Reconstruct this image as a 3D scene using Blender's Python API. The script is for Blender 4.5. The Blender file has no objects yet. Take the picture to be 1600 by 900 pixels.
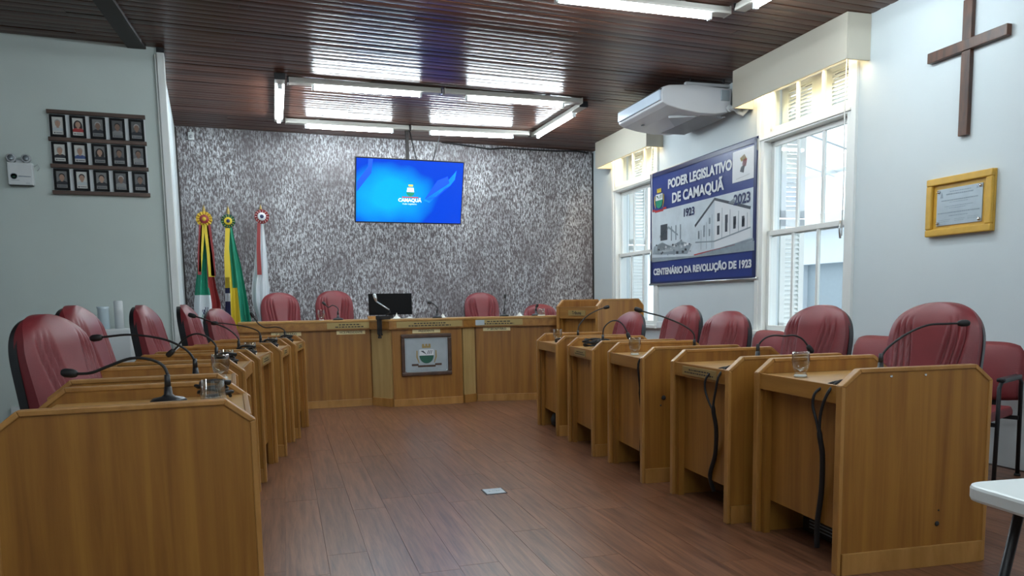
import bpy, math, random
from mathutils import Vector, Matrix
random.seed(7)
S = bpy.context.scene
COL = S.collection
PI = math.pi

# ------------------------------------------------------------------ camera
# room axes: x to the right along the back wall, y into the room, z up; eye 1.2 m above the floor
F, PX, PY, EYE = 1190.0, 800.0, 600.0, 1.2
def _n(v):
    return Vector(v).normalized()
_dy = _n((325 - PX, 480 - PY, F))
_a = .018
_down = _n((_a, 1, (-_a * _dy[0] - _dy[1]) / _dy[2]))
_dx = _down.cross(_dy)
ROWS = [Vector((_dx[i], _dy[i], -_down[i])) for i in range(3)]     # camera right / down / forward in room axes
CAMP = Vector((0, 0, EYE))
cam_data = bpy.data.cameras.new('camera')
cam = bpy.data.objects.new('camera', cam_data)
COL.objects.link(cam)
cam_data.sensor_width = 36
cam_data.sensor_fit = 'HORIZONTAL'
cam_data.lens = F / 1600 * 36
cam_data.shift_y = 150 / 1600
cam_data.clip_start = .05
_r, _d, _f = ROWS
cam.matrix_world = Matrix(((_r.x, -_d.x, -_f.x, CAMP.x), (_r.y, -_d.y, -_f.y, CAMP.y), (_r.z, -_d.z, -_f.z, CAMP.z), (0, 0, 0, 1)))
S.camera = cam

# ------------------------------------------------------------------ world, exposure
W = bpy.data.worlds.new('overcast_sky')
S.world = W
W.use_nodes = True
_bg = W.node_tree.nodes['Background']
_bg.inputs[0].default_value = (.86, .94, 1, 1)
_bg.inputs[1].default_value = 3.0
S.view_settings.view_transform = 'Standard'
S.view_settings.look = 'None'
S.view_settings.gamma = 1
S.view_settings.use_curve_mapping = False
S.view_settings.exposure = 0.0
TUBE = 92.0          # radiance of the fluorescent tubes
WARM = 80.0          # radiance of the lamps inside the window pelmets

# ------------------------------------------------------------------ measuring helpers (points on known planes)
def ray(u, v):
    c = ((u - PX) / F, (v - PY) / F, 1.0)
    return ROWS[0] * c[0] + ROWS[1] * c[1] + ROWS[2] * c[2]
def on_z(u, v, z):
    r = ray(u, v); return CAMP + r * ((z - EYE) / r.z)
def on_y(u, v, y):
    r = ray(u, v); return CAMP + r * (y / r.y)
def at_depth(u, v, d):
    return CAMP + ray(u, v) * d
def depth_of(p):
    return (Vector(p) - CAMP).dot(ROWS[2])

# ------------------------------------------------------------------ materials
M = {}
def nodes_of(name):
    m = bpy.data.materials.new(name); m.use_nodes = True
    nt = m.node_tree
    return m, nt, nt.nodes['Principled BSDF']
def plain(name, col, rough=.5, metal=0, bump=0, bscale=200, var=0, vscale=6, coat=0):
    m, nt, b = nodes_of(name)
    b.inputs['Roughness'].default_value = rough
    b.inputs['Metallic'].default_value = metal
    b.inputs['Coat Weight'].default_value = coat
    b.inputs['Base Color'].default_value = (*col, 1)
    if var or bump:
        tc = nt.nodes.new('ShaderNodeTexCoord')
    if var:
        nz = nt.nodes.new('ShaderNodeTexNoise'); nz.inputs['Scale'].default_value = vscale; nz.inputs['Detail'].default_value = 5
        nt.links.new(tc.outputs['Object'], nz.inputs['Vector'])
        rp = nt.nodes.new('ShaderNodeValToRGB')
        rp.color_ramp.elements[0].position = .3; rp.color_ramp.elements[1].position = .7
        rp.color_ramp.elements[0].color = (*[c * (1 - var) for c in col], 1)
        rp.color_ramp.elements[1].color = (*[min(1, c * (1 + var)) for c in col], 1)
        nt.links.new(nz.outputs['Fac'], rp.inputs['Fac']); nt.links.new(rp.outputs['Color'], b.inputs['Base Color'])
    if bump:
        n2 = nt.nodes.new('ShaderNodeTexNoise'); n2.inputs['Scale'].default_value = bscale; n2.inputs['Detail'].default_value = 3
        nt.links.new(tc.outputs['Object'], n2.inputs['Vector'])
        bp = nt.nodes.new('ShaderNodeBump'); bp.inputs['Strength'].default_value = bump; bp.inputs['Distance'].default_value = .01
        nt.links.new(n2.outputs['Fac'], bp.inputs['Height']); nt.links.new(bp.outputs['Normal'], b.inputs['Normal'])
    M[name] = m
    return m
def wood(name, dark, light, scale, rough=.35, rnd=.0, bump=.05, coat=0, spec=.5):
    """grain stretched by `scale` in object space; rnd = lightness difference between pieces"""
    m, nt, b = nodes_of(name)
    L = nt.links.new
    tc = nt.nodes.new('ShaderNodeTexCoord')
    oi = nt.nodes.new('ShaderNodeObjectInfo')
    add = nt.nodes.new('ShaderNodeVectorMath'); add.operation = 'ADD'
    mul = nt.nodes.new('ShaderNodeVectorMath'); mul.operation = 'SCALE'; mul.inputs['Scale'].default_value = 1
    cmb = nt.nodes.new('ShaderNodeCombineXYZ')
    mm = nt.nodes.new('ShaderNodeMath'); mm.operation = 'MULTIPLY'; mm.inputs[1].default_value = 37
    L(oi.outputs['Random'], mm.inputs[0])
    for i in range(3): L(mm.outputs[0], cmb.inputs[i])
    L(tc.outputs['Object'], add.inputs[0]); L(cmb.outputs[0], add.inputs[1])
    mp = nt.nodes.new('ShaderNodeMapping'); mp.inputs['Scale'].default_value = scale
    L(add.outputs[0], mp.inputs['Vector'])
    nz = nt.nodes.new('ShaderNodeTexNoise'); nz.inputs['Scale'].default_value = 1; nz.inputs['Detail'].default_value = 8; nz.inputs['Roughness'].default_value = .62; nz.inputs['Distortion'].default_value = .4
    L(mp.outputs[0], nz.inputs['Vector'])
    rp = nt.nodes.new('ShaderNodeValToRGB')
    rp.color_ramp.elements[0].position = .32; rp.color_ramp.elements[1].position = .68
    rp.color_ramp.elements[0].color = (*dark, 1); rp.color_ramp.elements[1].color = (*light, 1)
    L(nz.outputs['Fac'], rp.inputs['Fac'])
    hs = nt.nodes.new('ShaderNodeHueSaturation')
    mr = nt.nodes.new('ShaderNodeMapRange'); mr.inputs['To Min'].default_value = 1 - rnd; mr.inputs['To Max'].default_value = 1 + rnd
    L(oi.outputs['Random'], mr.inputs['Value']); L(mr.outputs[0], hs.inputs['Value'])
    L(rp.outputs['Color'], hs.inputs['Color']); L(hs.outputs['Color'], b.inputs['Base Color'])
    b.inputs['Roughness'].default_value = rough
    b.inputs['Coat Weight'].default_value = coat; b.inputs['Coat Roughness'].default_value = .12
    b.inputs['Specular IOR Level'].default_value = spec
    bp = nt.nodes.new('ShaderNodeBump'); bp.inputs['Strength'].default_value = bump; bp.inputs['Distance'].default_value = .004
    L(nz.outputs['Fac'], bp.inputs['Height']); L(bp.outputs['Normal'], b.inputs['Normal'])
    M[name] = m
    return m
def emit(name, col, strength):
    m, nt, b = nodes_of(name)
    b.inputs['Base Color'].default_value = (*col, 1)
    b.inputs['Emission Color'].default_value = (*col, 1)
    b.inputs['Emission Strength'].default_value = strength
    M[name] = m
    return m

plain('white_wall', (.64, .70, .72), .75, bump=.06, bscale=90, var=.02, vscale=2)
plain('grey_green_wall', (.58, .65, .62), .75, bump=.06, bscale=90, var=.03, vscale=1.5)
plain('white_paint', (.80, .82, .80), .35)
plain('white_trim', (.78, .80, .80), .4)
plain('pelmet_cream', (.58, .54, .45), .6)
plain('cream_plaster', (.70, .72, .72), .8, var=.04, vscale=1)
plain('pale_facade', (.66, .72, .77), .8, var=.03, vscale=1)
plain('facade_shade', (.30, .36, .40), .8)
plain('yard', (.45, .45, .44), .9, var=.08, vscale=3)
plain('black_plastic', (.012, .012, .014), .35)
plain('monitor_black', (.006, .006, .007), .75)
M['monitor_black'].node_tree.nodes['Principled BSDF'].inputs['Specular IOR Level'].default_value = .15
plain('black_rubber', (.008, .008, .009), .6)
plain('black_metal', (.015, .015, .017), .4, .3)
plain('dark_beam', (.024, .018, .017), .6)
plain('chrome', (.7, .7, .7), .2, 1)
plain('brass', (.42, .30, .10), .35, .8)
plain('plate_gold', (.36, .26, .10), .4, .4)
plain('plate_ink', (.03, .02, .015), .6)
plain('cream_label', (.72, .62, .34), .6)
plain('leather_red', (.185, .021, .026), .40, bump=.12, bscale=260, var=.07, vscale=8)
plain('fabric_red', (.20, .026, .031), .5, bump=.15, bscale=300)
plain('white_plastic', (.70, .73, .74), .4)
plain('grey_plastic', (.44, .46, .48), .45)
plain('ac_white', (.60, .61, .64), .4)
plain('ac_flap', (.58, .68, .80), .35)
plain('lamp_housing', (.46, .44, .40), .45)
plain('paper', (.78, .78, .74), .8)
plain('table_white', (.74, .78, .77), .35)
plain('aluminium', (.62, .65, .66), .3, .9)
plain('steel_plate', (.40, .46, .50), .38, .35, var=.06, vscale=9)
plain('banner_blue', (.016, .036, .19), .33, bump=.3, bscale=3)
plain('banner_navy', (.010, .018, .085), .35)
plain('print_white', (.70, .73, .76), .4)
plain('print_photo', (.56, .63, .68), .4, var=.10, vscale=5)
plain('print_grey', (.26, .31, .35), .4, var=.12, vscale=12)
plain('print_dark', (.05, .06, .075), .4)
plain('print_navy', (.012, .02, .09), .4)
plain('green', (.010, .22, .13), .6)
plain('dark_green', (.010, .09, .055), .6)
plain('yellow', (.62, .46, .03), .6)
plain('gold_yellow', (.60, .40, .03), .6)
plain('flag_red', (.24, .022, .022), .6)
plain('flag_blue', (.012, .016, .075), .6)
plain('flag_white', (.68, .71, .74), .6)
plain('red_print', (.40, .03, .03), .5)
plain('frame_black', (.006, .006, .007), .6)
M['frame_black'].node_tree.nodes['Principled BSDF'].inputs['Specular IOR Level'].default_value = .2
plain('skin', (.42, .26, .19), .6)
plain('skin_dark', (.20, .12, .085), .6)
plain('hair_dark', (.018, .013, .012), .6)
plain('hair_grey', (.35, .34, .33), .6)
plain('suit_dark', (.02, .022, .03), .6)
plain('suit_blue', (.06, .10, .26), .6)
plain('shirt_red', (.40, .035, .035), .6)
plain('shirt_pale', (.50, .54, .56), .6)
plain('photo_pale', (.60, .60, .57), .4)
plain('photo_mid', (.17, .17, .17), .3)
plain('photo_dark', (.07, .07, .073), .3)
plain('plaque_gold', (.62, .36, .05), .4, var=.08, vscale=14)
plain('outdoor_blue', (.03, .07, .25), .5)
plain('translucent_blue', (.62, .74, .80), .2)
wood('desk_wood', (.200, .076, .011), (.350, .158, .026), (16, 16, .7), .40, .08)
wood('desk_wood_across', (.22, .090, .015), (.38, .180, .036), (14, .9, 14), .36, .06)
wood('desk_edge', (.29, .130, .026), (.43, .215, .060), (10, 10, 2), .36, .06)
wood('worktop_wood', (.36, .190, .055), (.50, .280, .090), (3, 10, 10), .30, .04)
wood('pilaster_beige', (.36, .235, .085), (.46, .32, .13), (18, 18, 1.5), .5, .03)
wood('frame_wood', (.045, .022, .014), (.10, .050, .030), (10, 3, 10), .4, .05)
wood('rail_wood', (.060, .032, .022), (.12, .066, .046), (3, 20, 20), .45, .05)
wood('cross_wood', (.026, .009, .005), (.115, .040, .015), (14, 14, 3), .42, 0, .1)
wood('floor_wood', (.078, .029, .015), (.25, .108, .056), (38, 2.2, 38), .30, .10, .012, 0, .5)
wood('ceiling_wood', (.042, .0155, .0095), (.130, .053, .033), (.7, 16, 16), .30, .30, .04, 0, .20)

def tube_material():
    emit('tube_light', (.82, .94, 1.0), TUBE)
    emit('warm_lamp', (1.0, .80, .50), WARM)
tube_material()

def back_wall_material():
    m, nt, b = nodes_of('mottled_wall')
    L = nt.links.new
    tc = nt.nodes.new('ShaderNodeTexCoord')
    def noise(sc, detail, lo, hi, rough=.6):
        mp = nt.nodes.new('ShaderNodeMapping'); mp.inputs['Scale'].default_value = sc
        L(tc.outputs['Object'], mp.inputs['Vector'])
        n = nt.nodes.new('ShaderNodeTexNoise'); n.inputs['Scale'].default_value = 1; n.inputs['Detail'].default_value = detail; n.inputs['Roughness'].default_value = rough
        L(mp.outputs[0], n.inputs['Vector'])
        r = nt.nodes.new('ShaderNodeMapRange'); r.inputs['From Min'].default_value = lo; r.inputs['From Max'].default_value = hi
        L(n.outputs['Fac'], r.inputs['Value'])
        return r.outputs[0]
    fine = noise((62, 62, 21), 5, .45, .625, .70)
    broad = noise((1.5, 1.5, 1.1), 5, .24, .60)
    mul = nt.nodes.new('ShaderNodeMath'); mul.operation = 'MULTIPLY'
    L(fine, mul.inputs[0]); L(broad, mul.inputs[1])
    mx = nt.nodes.new('ShaderNodeMix'); mx.data_type = 'RGBA'
    mx.inputs['A'].default_value = (.098, .078, .082, 1); mx.inputs['B'].default_value = (.72, .73, .76, 1)
    L(mul.outputs[0], mx.inputs['Factor']); L(mx.outputs['Result'], b.inputs['Base Color'])
    b.inputs['Roughness'].default_value = .5
    bp = nt.nodes.new('ShaderNodeBump'); bp.inputs['Strength'].default_value = .25; bp.inputs['Distance'].default_value = .01
    L(fine, bp.inputs['Height']); L(bp.outputs['Normal'], b.inputs['Normal'])
    M['mottled_wall'] = m
back_wall_material()

def glass_materials():
    m, nt, b = nodes_of('window_glass')
    nt.nodes.remove(b)
    out = nt.nodes['Material Output']
    tr = nt.nodes.new('ShaderNodeBsdfTransparent'); tr.inputs[0].default_value = (.94, .97, .98, 1)
    gl = nt.nodes.new('ShaderNodeBsdfGlossy'); gl.inputs['Roughness'].default_value = .02
    mx = nt.nodes.new('ShaderNodeMixShader'); mx.inputs[0].default_value = .04
    nt.links.new(tr.outputs[0], mx.inputs[1]); nt.links.new(gl.outputs[0], mx.inputs[2])
    nt.links.new(mx.outputs[0], out.inputs['Surface'])
    M['window_glass'] = m
    m2, nt, b = nodes_of('cup_glass')
    nt.nodes.remove(b)
    out = nt.nodes['Material Output']
    tr = nt.nodes.new('ShaderNodeBsdfTransparent'); tr.inputs[0].default_value = (.90, .91, .90, 1)
    gl = nt.nodes.new('ShaderNodeBsdfGlossy'); gl.inputs['Roughness'].default_value = .05
    lw = nt.nodes.new('ShaderNodeLayerWeight'); lw.inputs[0].default_value = .25
    mx = nt.nodes.new('ShaderNodeMixShader')
    nt.links.new(lw.outputs['Facing'], mx.inputs[0]); nt.links.new(tr.outputs[0], mx.inputs[1]); nt.links.new(gl.outputs[0], mx.inputs[2])
    nt.links.new(mx.outputs[0], out.inputs['Surface'])
    M['cup_glass'] = m2
glass_materials()

def tv_material():
    m, nt, b = nodes_of('screen_picture')
    L = nt.links.new
    tc = nt.nodes.new('ShaderNodeTexCoord')
    sx = nt.nodes.new('ShaderNodeSeparateXYZ'); L(tc.outputs['Object'], sx.inputs[0])
    # bright field in the lower left, deep blue ribbons to the right
    mp = nt.nodes.new('ShaderNodeMapping'); mp.inputs['Location'].default_value = (.30, 0, .12); mp.inputs['Scale'].default_value = (1.15, 1, 1.7)
    L(tc.outputs['Object'], mp.inputs['Vector'])
    ln = nt.nodes.new('ShaderNodeVectorMath'); ln.operation = 'LENGTH'; L(mp.outputs[0], ln.inputs[0])
    wv = nt.nodes.new('ShaderNodeTexNoise'); wv.inputs['Scale'].default_value = 2.4; wv.inputs['Detail'].default_value = 1
    L(tc.outputs['Object'], wv.inputs['Vector'])
    ad = nt.nodes.new('ShaderNodeMath'); ad.operation = 'MULTIPLY_ADD'; ad.inputs[1].default_value = .5; L(wv.outputs['Fac'], ad.inputs[0]); L(ln.outputs['Value'], ad.inputs[2])
    rp = nt.nodes.new('ShaderNodeValToRGB')
    e = rp.color_ramp.elements
    e[0].position = .54; e[0].color = (.004, .55, 1, 1)
    e[1].position = 1.25; e[1].color = (.002, .075, .85, 1)
    k = e.new(.80); k.color = (.003, .30, 1, 1)
    e[2].position = 1.0
    L(ad.outputs[0], rp.inputs['Fac'])
    b.inputs['Base Color'].default_value = (0, 0, 0, 1)
    b.inputs['Roughness'].default_value = .2
    L(rp.outputs['Color'], b.inputs['Emission Color']); b.inputs['Emission Strength'].default_value = 1.0
    M['screen_picture'] = m
    emit('screen_white', (.8, .9, 1), .9); emit('screen_green', (.01, .22, .13), .8); emit('screen_red', (.5, .05, .05), .8); emit('screen_gold', (.7, .5, .1), .8)
tv_material()

# ------------------------------------------------------------------ mesh helpers
class MB:
    def __init__(s): s.v = []; s.f = []; s.m = []; s.sm = []
    def add(s, vs, fs, mi=0, smooth=False):
        o = len(s.v); s.v += [tuple(p) for p in vs]
        for f in fs: s.f.append([i + o for i in f]); s.m.append(mi); s.sm.append(smooth)
        return s
    def box(s, x0, x1, y0, y1, z0, z1, mi=0):
        return s.add([(x0, y0, z0), (x1, y0, z0), (x1, y1, z0), (x0, y1, z0), (x0, y0, z1), (x1, y0, z1), (x1, y1, z1), (x0, y1, z1)],
                     [(0, 3, 2, 1), (4, 5, 6, 7), (0, 1, 5, 4), (1, 2, 6, 5), (2, 3, 7, 6), (3, 0, 4, 7)], mi)
    def prism(s, poly, a, b, axis='y', mi=0):
        """poly: 2-D outline; extruded from a to b along axis. axis y: (x,z), x: (y,z), z: (x,y)"""
        def P(p, t):
            return {'y': (p[0], t, p[1]), 'x': (t, p[0], p[1]), 'z': (p[0], p[1], t)}[axis]
        n = len(poly)
        vs = [P(p, a) for p in poly] + [P(p, b) for p in poly]
        fs = [tuple(range(n))[::-1], tuple(range(n, 2 * n))] + [(i, (i + 1) % n, (i + 1) % n + n, i + n) for i in range(n)]
        return s.add(vs, fs, mi)
    def bar(s, p, q, w, h=None, mi=0, up=(0, 0, 1)):
        p, q = Vector(p), Vector(q); h = h or w
        d = (q - p).normalized(); u = Vector(up)
        if abs(d.dot(u)) > .98: u = Vector((1, 0, 0))
        x = d.cross(u).normalized(); y = x.cross(d)
        vs = [c + x * (i * w / 2) + y * (j * h / 2) for c in (p, q) for i, j in ((-1, -1), (1, -1), (1, 1), (-1, 1))]
        return s.add(vs, [(0, 1, 2, 3), (7, 6, 5, 4), (0, 4, 5, 1), (1, 5, 6, 2), (2, 6, 7, 3), (3, 7, 4, 0)], mi)
    def tube(s, pts, r, seg=8, mi=0, closed=False):
        pts = [Vector(p) for p in pts]; n = len(pts)
        rs = r if isinstance(r, (list, tuple)) else [r] * n
        prev = None; rings = []
        for i, p in enumerate(pts):
            if closed: d = pts[(i + 1) % n] - pts[i - 1]
            else: d = pts[min(i + 1, n - 1)] - pts[max(i - 1, 0)]
            d = d.normalized()
            if prev is None:
                a = Vector((0, 0, 1)) if abs(d.z) < .9 else Vector((1, 0, 0))
                prev = d.cross(a).normalized()
            else:
                prev = (prev - d * prev.dot(d)).normalized()
            b = d.cross(prev)
            rings.append([p + (prev * math.cos(2 * PI * k / seg) + b * math.sin(2 * PI * k / seg)) * rs[i] for k in range(seg)])
        vs = [v for rg in rings for v in rg]; fs = []
        for i in range(n if closed else n - 1):
            j = (i + 1) % n
            for k in range(seg):
                fs.append((i * seg + k, i * seg + (k + 1) % seg, j * seg + (k + 1) % seg, j * seg + k))
        s.add(vs, fs, mi, True)
        if not closed:
            o = len(s.v) - len(vs)
            s.f.append([o + k for k in range(seg)][::-1]); s.m.append(mi); s.sm.append(False)
            s.f.append([o + (n - 1) * seg + k for k in range(seg)]); s.m.append(mi); s.sm.append(False)
        return s
    def lathe(s, prof, seg=16, mi=0, c=(0, 0, 0), axis='z'):
        vs = []
        for r, z in prof:
            for k in range(seg):
                a = 2 * PI * k / seg
                q = (r * math.cos(a), r * math.sin(a), z)
                if axis == 'y': q = (q[0], q[2], q[1])
                if axis == 'x': q = (q[2], q[0], q[1])
                vs.append((q[0] + c[0], q[1] + c[1], q[2] + c[2]))
        fs = []
        n = len(prof)
        for i in range(n - 1):
            for k in range(seg):
                fs.append((i * seg + k, i * seg + (k + 1) % seg, (i + 1) * seg + (k + 1) % seg, (i + 1) * seg + k))
        fl = [tuple(range(seg))[::-1], tuple(range((n - 1) * seg, n * seg))]
        s.add(vs, fs, mi, True)
        o = len(s.v) - len(vs)
        for f in fl: s.f.append([i + o for i in f]); s.m.append(mi); s.sm.append(False)
        return s
    def grid(s, fn, nu, nv, mi=0, smooth=True, wrap=False, mfn=None):
        vs = [fn(i / nu, j / nv) for j in range(nv + 1) for i in range(nu + 1)]
        o = len(s.v); s.v += [tuple(p) for p in vs]
        for j in range(nv):
            for i in range(nu):
                a = j * (nu + 1) + i
                s.f.append([o + a, o + a + 1, o + a + nu + 2, o + a + nu + 1])
                s.m.append(mfn((i + .5) / nu, (j + .5) / nv) if mfn else mi); s.sm.append(smooth)
        return s
    def mesh(s, name, mats):
        me = bpy.data.meshes.new(name)
        me.from_pydata(s.v, [], s.f)
        for m in (mats if isinstance(mats, (list, tuple)) else [mats]): me.materials.append(M[m])
        me.polygons.foreach_set('material_index', s.m)
        me.polygons.foreach_set('use_smooth', s.sm)
        me.update()
        return me
    def build(s, name, mats, parent=None, bevel=0):
        o = bpy.data.objects.new(name, s.mesh(name, mats))
        COL.objects.link(o)
        if parent: o.parent = parent
        if bevel:
            b = o.modifiers.new('bevel', 'BEVEL'); b.width = bevel; b.segments = 2; b.limit_method = 'ANGLE'; b.angle_limit = math.radians(40)
        return o
def link(name, me, parent=None):
    o = bpy.data.objects.new(name, me); COL.objects.link(o)
    if parent: o.parent = parent
    return o
def tag(o, label=None, cat=None, group=None, kind=None):
    if label: o['label'] = label
    if cat: o['category'] = cat
    if group: o['group'] = group
    if kind: o['kind'] = kind
    return o
def thing(name, loc, rz, label, cat, group=None):
    o = bpy.data.objects.new(name, None); COL.objects.link(o)
    o.empty_display_size = .1
    o.location = loc; o.rotation_euler = (0, 0, rz)
    return tag(o, label, cat, group)
def struct(o): return tag(o, kind='structure')
def copy_tree(o, parent=None):
    c = o.copy(); COL.objects.link(c)
    if parent: c.parent = parent
    for ch in list(o.children): copy_tree(ch, c)
    return c
def text_mesh(body, size, mat, bold=0.0, extrude=.0004, align='CENTER', sx=1.0):
    cu = bpy.data.curves.new('lettering', 'FONT')
    cu.body = body; cu.size = size; cu.align_x = align; cu.align_y = 'CENTER'; cu.extrude = extrude; cu.offset = bold
    cu.resolution_u = 3
    t = bpy.data.objects.new('lettering', cu); COL.objects.link(t)
    dg = bpy.context.evaluated_depsgraph_get()
    me = bpy.data.meshes.new_from_object(t.evaluated_get(dg))
    bpy.data.objects.remove(t); bpy.data.curves.remove(cu)
    # stand the letters up: x stays, y -> z, thickness -> -y
    for v in me.vertices:
        x, y, z = v.co; v.co = (x * sx, -z, y)
    me.materials.clear(); me.materials.append(M[mat])
    return me
def ell(cx, cz, rx, rz, n=20, a0=0, a1=2 * PI):
    return [(cx + rx * math.cos(a0 + (a1 - a0) * i / n), cz + rz * math.sin(a0 + (a1 - a0) * i / n)) for i in range(n if a1 - a0 > 6.28 else n + 1)]

# ------------------------------------------------------------------ room dimensions
HC = 3.5                                   # ceiling height
YB = 10.86                                 # back wall
YP = 7.70                                  # wall with the portraits
XL = -.27                                  # side wall beside the flags
WP = Vector((5.18, 4.69, 0))               # a point of the window wall
WD = Vector((.0872, .9962, 0)).normalized()   # along the window wall
WN = Vector((-WD.y, WD.x, 0))              # from the window wall into the room
WROT = math.atan2(-WD.x, WD.y)             # local y -> along wall; local -x -> into the room
def wallp(s, out=0, z=0): return WP + WD * s + WN * out + Vector((0, 0, z))

# ================================================================== STRUCTURE
# floor: sub-floor slab + planks
fl = struct(MB().box(-4.2, 6.4, -2.6, 11.2, -.12, -.012).build('floor', 'floor_wood'))
fl['label'] = 'reddish brown laminate plank floor'
pw, pl = .19, 1.38
pm = MB().box(.0008, pw - .0008, .0008, pl - .0008, -.0125, 0).mesh('plank', 'floor_wood')
hidden = MB()
cnt = 0
c0 = Vector((-.6, -2.0, 0)); ux = Vector((WD.y, -WD.x, 0))
for i in range(-19, 37):
    off = random.random() * pl
    for j in range(-2, 11):
        p = c0 + ux * (i * pw) + WD * (j * pl - off)
        m = p + ux * pw / 2 + WD * pl / 2
        if m.x < -4.0 or m.y < -2.4 or m.y > 10.6 or m.x > 5.0 + .0872 * (m.y - 4): continue
        vis = (-.2 < m.x < 3.9 and 1.3 < m.y < 9.3 and m.x < 3.3 + .12 * m.y)
        if vis and cnt < 300:
            o = link('plank', pm, fl); o.location = p; o.rotation_euler = (0, 0, WROT); cnt += 1
        else:
            q = [p + ux * .0008, p + ux * (pw - .0008), p + ux * (pw - .0008) + WD * (pl - .0016), p + ux * .0008 + WD * (pl - .0016)]
            hidden.add([(*k.xy, -.0125) for k in q] + [(*k.xy, 0) for k in q], [(4, 5, 6, 7), (0, 1, 5, 4), (1, 2, 6, 5), (2, 3, 7, 6), (3, 0, 4, 7)])
tag(hidden.build('plank_field', 'floor_wood', fl), kind='stuff')

# ceiling: dark board + slats across the room
ce = struct(MB().box(-4.2, 6.4, -2.6, 11.2, HC + .02, HC + .16).build('ceiling', 'dark_beam'))
ce['label'] = 'varnished dark wooden slat ceiling'
sw = .098
def slat_poly():
    n_ = 8; w_ = sw - .007
    return [(w_ * i / n_, .0024 * (2 * i / n_ - 1) ** 2) for i in range(n_ + 1)] + [(w_, .022), (0, .022)]
def slat_mesh(x0, x1):
    q = slat_poly(); n_ = len(q)
    m = MB().add([(x, *p) for x in (x0, x1) for p in q], [(i, i + 1, i + 1 + n_, i + n_) for i in range(8)], 0, True)
    m.add([(x, *p) for x in (x0, x1) for p in q], [(8, 9, 9 + n_, 8 + n_), (10, 0, n_, 10 + n_), tuple(range(n_))[::-1], tuple(range(n_, 2 * n_))], 0, False)
    return m.mesh('ceiling_slat', 'ceiling_wood')
slat_pairs = [(slat_mesh(-4.1, q), slat_mesh(q + .002, 6.2)) for q in (-2.6, -.9, .35, 1.7, 3.1, 4.4)]
rest = MB()
k = 0
y = YB - sw
while y > -2.5:
    if y > 3.3:
        for me in random.choice(slat_pairs):
            o = link('ceiling_slat', me, ce)
            o.location = (0, y, HC + random.uniform(-.0015, .0015)); o.rotation_euler = (random.gauss(0, .016), 0, 0)
    else:
        rest.add([(x, y + a, HC + b) for x in (-4.1, 6.2) for a, b in slat_poly()], [(i, i + 1, i + 12, i + 11) for i in range(8)], 0, True)
    y -= sw
tag(rest.build('ceiling_slat_field', 'ceiling_wood', ce), kind='stuff')
# beam under the ceiling
b = struct(MB().bar((-1.78, -2.5, HC - .012), (-.455, YP, HC - .012), .150, .03).build('trim_1', 'dark_beam', None, .004)); b['label'] = 'dark ceiling beam running above the portrait wall'

# walls
def quadwall(name, mat, p0, p1, z0, z1, th):
    """wall slab from p0 to p1 (plan), thickness to the left of p0->p1"""
    p0, p1 = Vector((*p0, 0)), Vector((*p1, 0)); d = (p1 - p0).normalized(); n = Vector((-d.y, d.x, 0)) * th
    pts = [p0, p1, p1 + n, p0 + n]
    return struct(MB().add([(q.x, q.y, z0) for q in pts] + [(q.x, q.y, z1) for q in pts], [(3, 2, 1, 0), (4, 5, 6, 7), (0, 1, 5, 4), (1, 2, 6, 5), (2, 3, 7, 6), (3, 0, 4, 7)]).build(name, mat))
w = quadwall('wall_back', 'mottled_wall', (-.45, YB), (6.0, YB), 0, HC + .05, .15); w['label'] = 'back wall with mottled grey and brown finish'
w = quadwall('wall_left', 'white_wall', (XL, YP + .10), (XL, YB), 0, HC + .05, .12); w['label'] = 'white side wall beside the flags'
w = quadwall('wall_left_front', 'grey_green_wall', (-4.1, YP), (XL, YP), 0, HC + .05, .12); w['label'] = 'grey-green wall carrying the portraits'
quadwall('wall_left_far', 'white_wall', (-4.1, -2.5), (-4.1, YP + .1), 0, HC + .05, .12)
quadwall('wall_rear', 'white_wall', (6.2, -2.5), (-4.2, -2.5), 0, HC + .05, .12)
# folded white door leaf at the end of the portrait wall
dl = struct(MB().box(-.318, -.303, YP - .03, YP + .06, 0, HC - .06).box(-.300, -.238, YP - .045, YP + .10, 0, HC - .05).build('door_1', 'white_paint', None, .006))
dl['label'] = 'folded white door leaf at the end of the portrait wall'
struct(MB().box(-.30, -.235, YP - .02, YP + .25, HC - .045, HC).build('trim_2', 'black_plastic'))['label'] = 'dark door track under the ceiling'
struct(MB().box(XL, XL + .02, YB - .02, YB, 0, HC - .01).build('trim_3', 'dark_beam'))['label'] = 'dark corner strip of the back wall'
xr = 5.73
struct(MB().box(xr - .035, xr - .010, YB - .012, YB, .2, HC - .02).build('trim_4', 'black_rubber'))['label'] = 'black corner strip right of the back wall'

# window wall with two openings (local frame: y along wall, x = outwards)
WIN = [(.47, 1.77), (4.06, 5.38)]
WZ0, WZ1 = .86, 3.34
wm = MB()
th = .22
segs = [(-7.4, WIN[0][0]), (WIN[0][1], WIN[1][0]), (WIN[1][1], 6.4)]
for a, b2 in segs: wm.box(0, th, a, b2, 0, HC + .05)
for a, b2 in WIN:
    wm.box(0, th, a, b2, 0, WZ0); wm.box(0, th, a, b2, WZ1, HC + .05)
ww = struct(wm.build('wall_right', 'white_wall')); ww.location = WP; ww.rotation_euler = (0, 0, WROT); ww['label'] = 'white window wall on the right'

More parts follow.
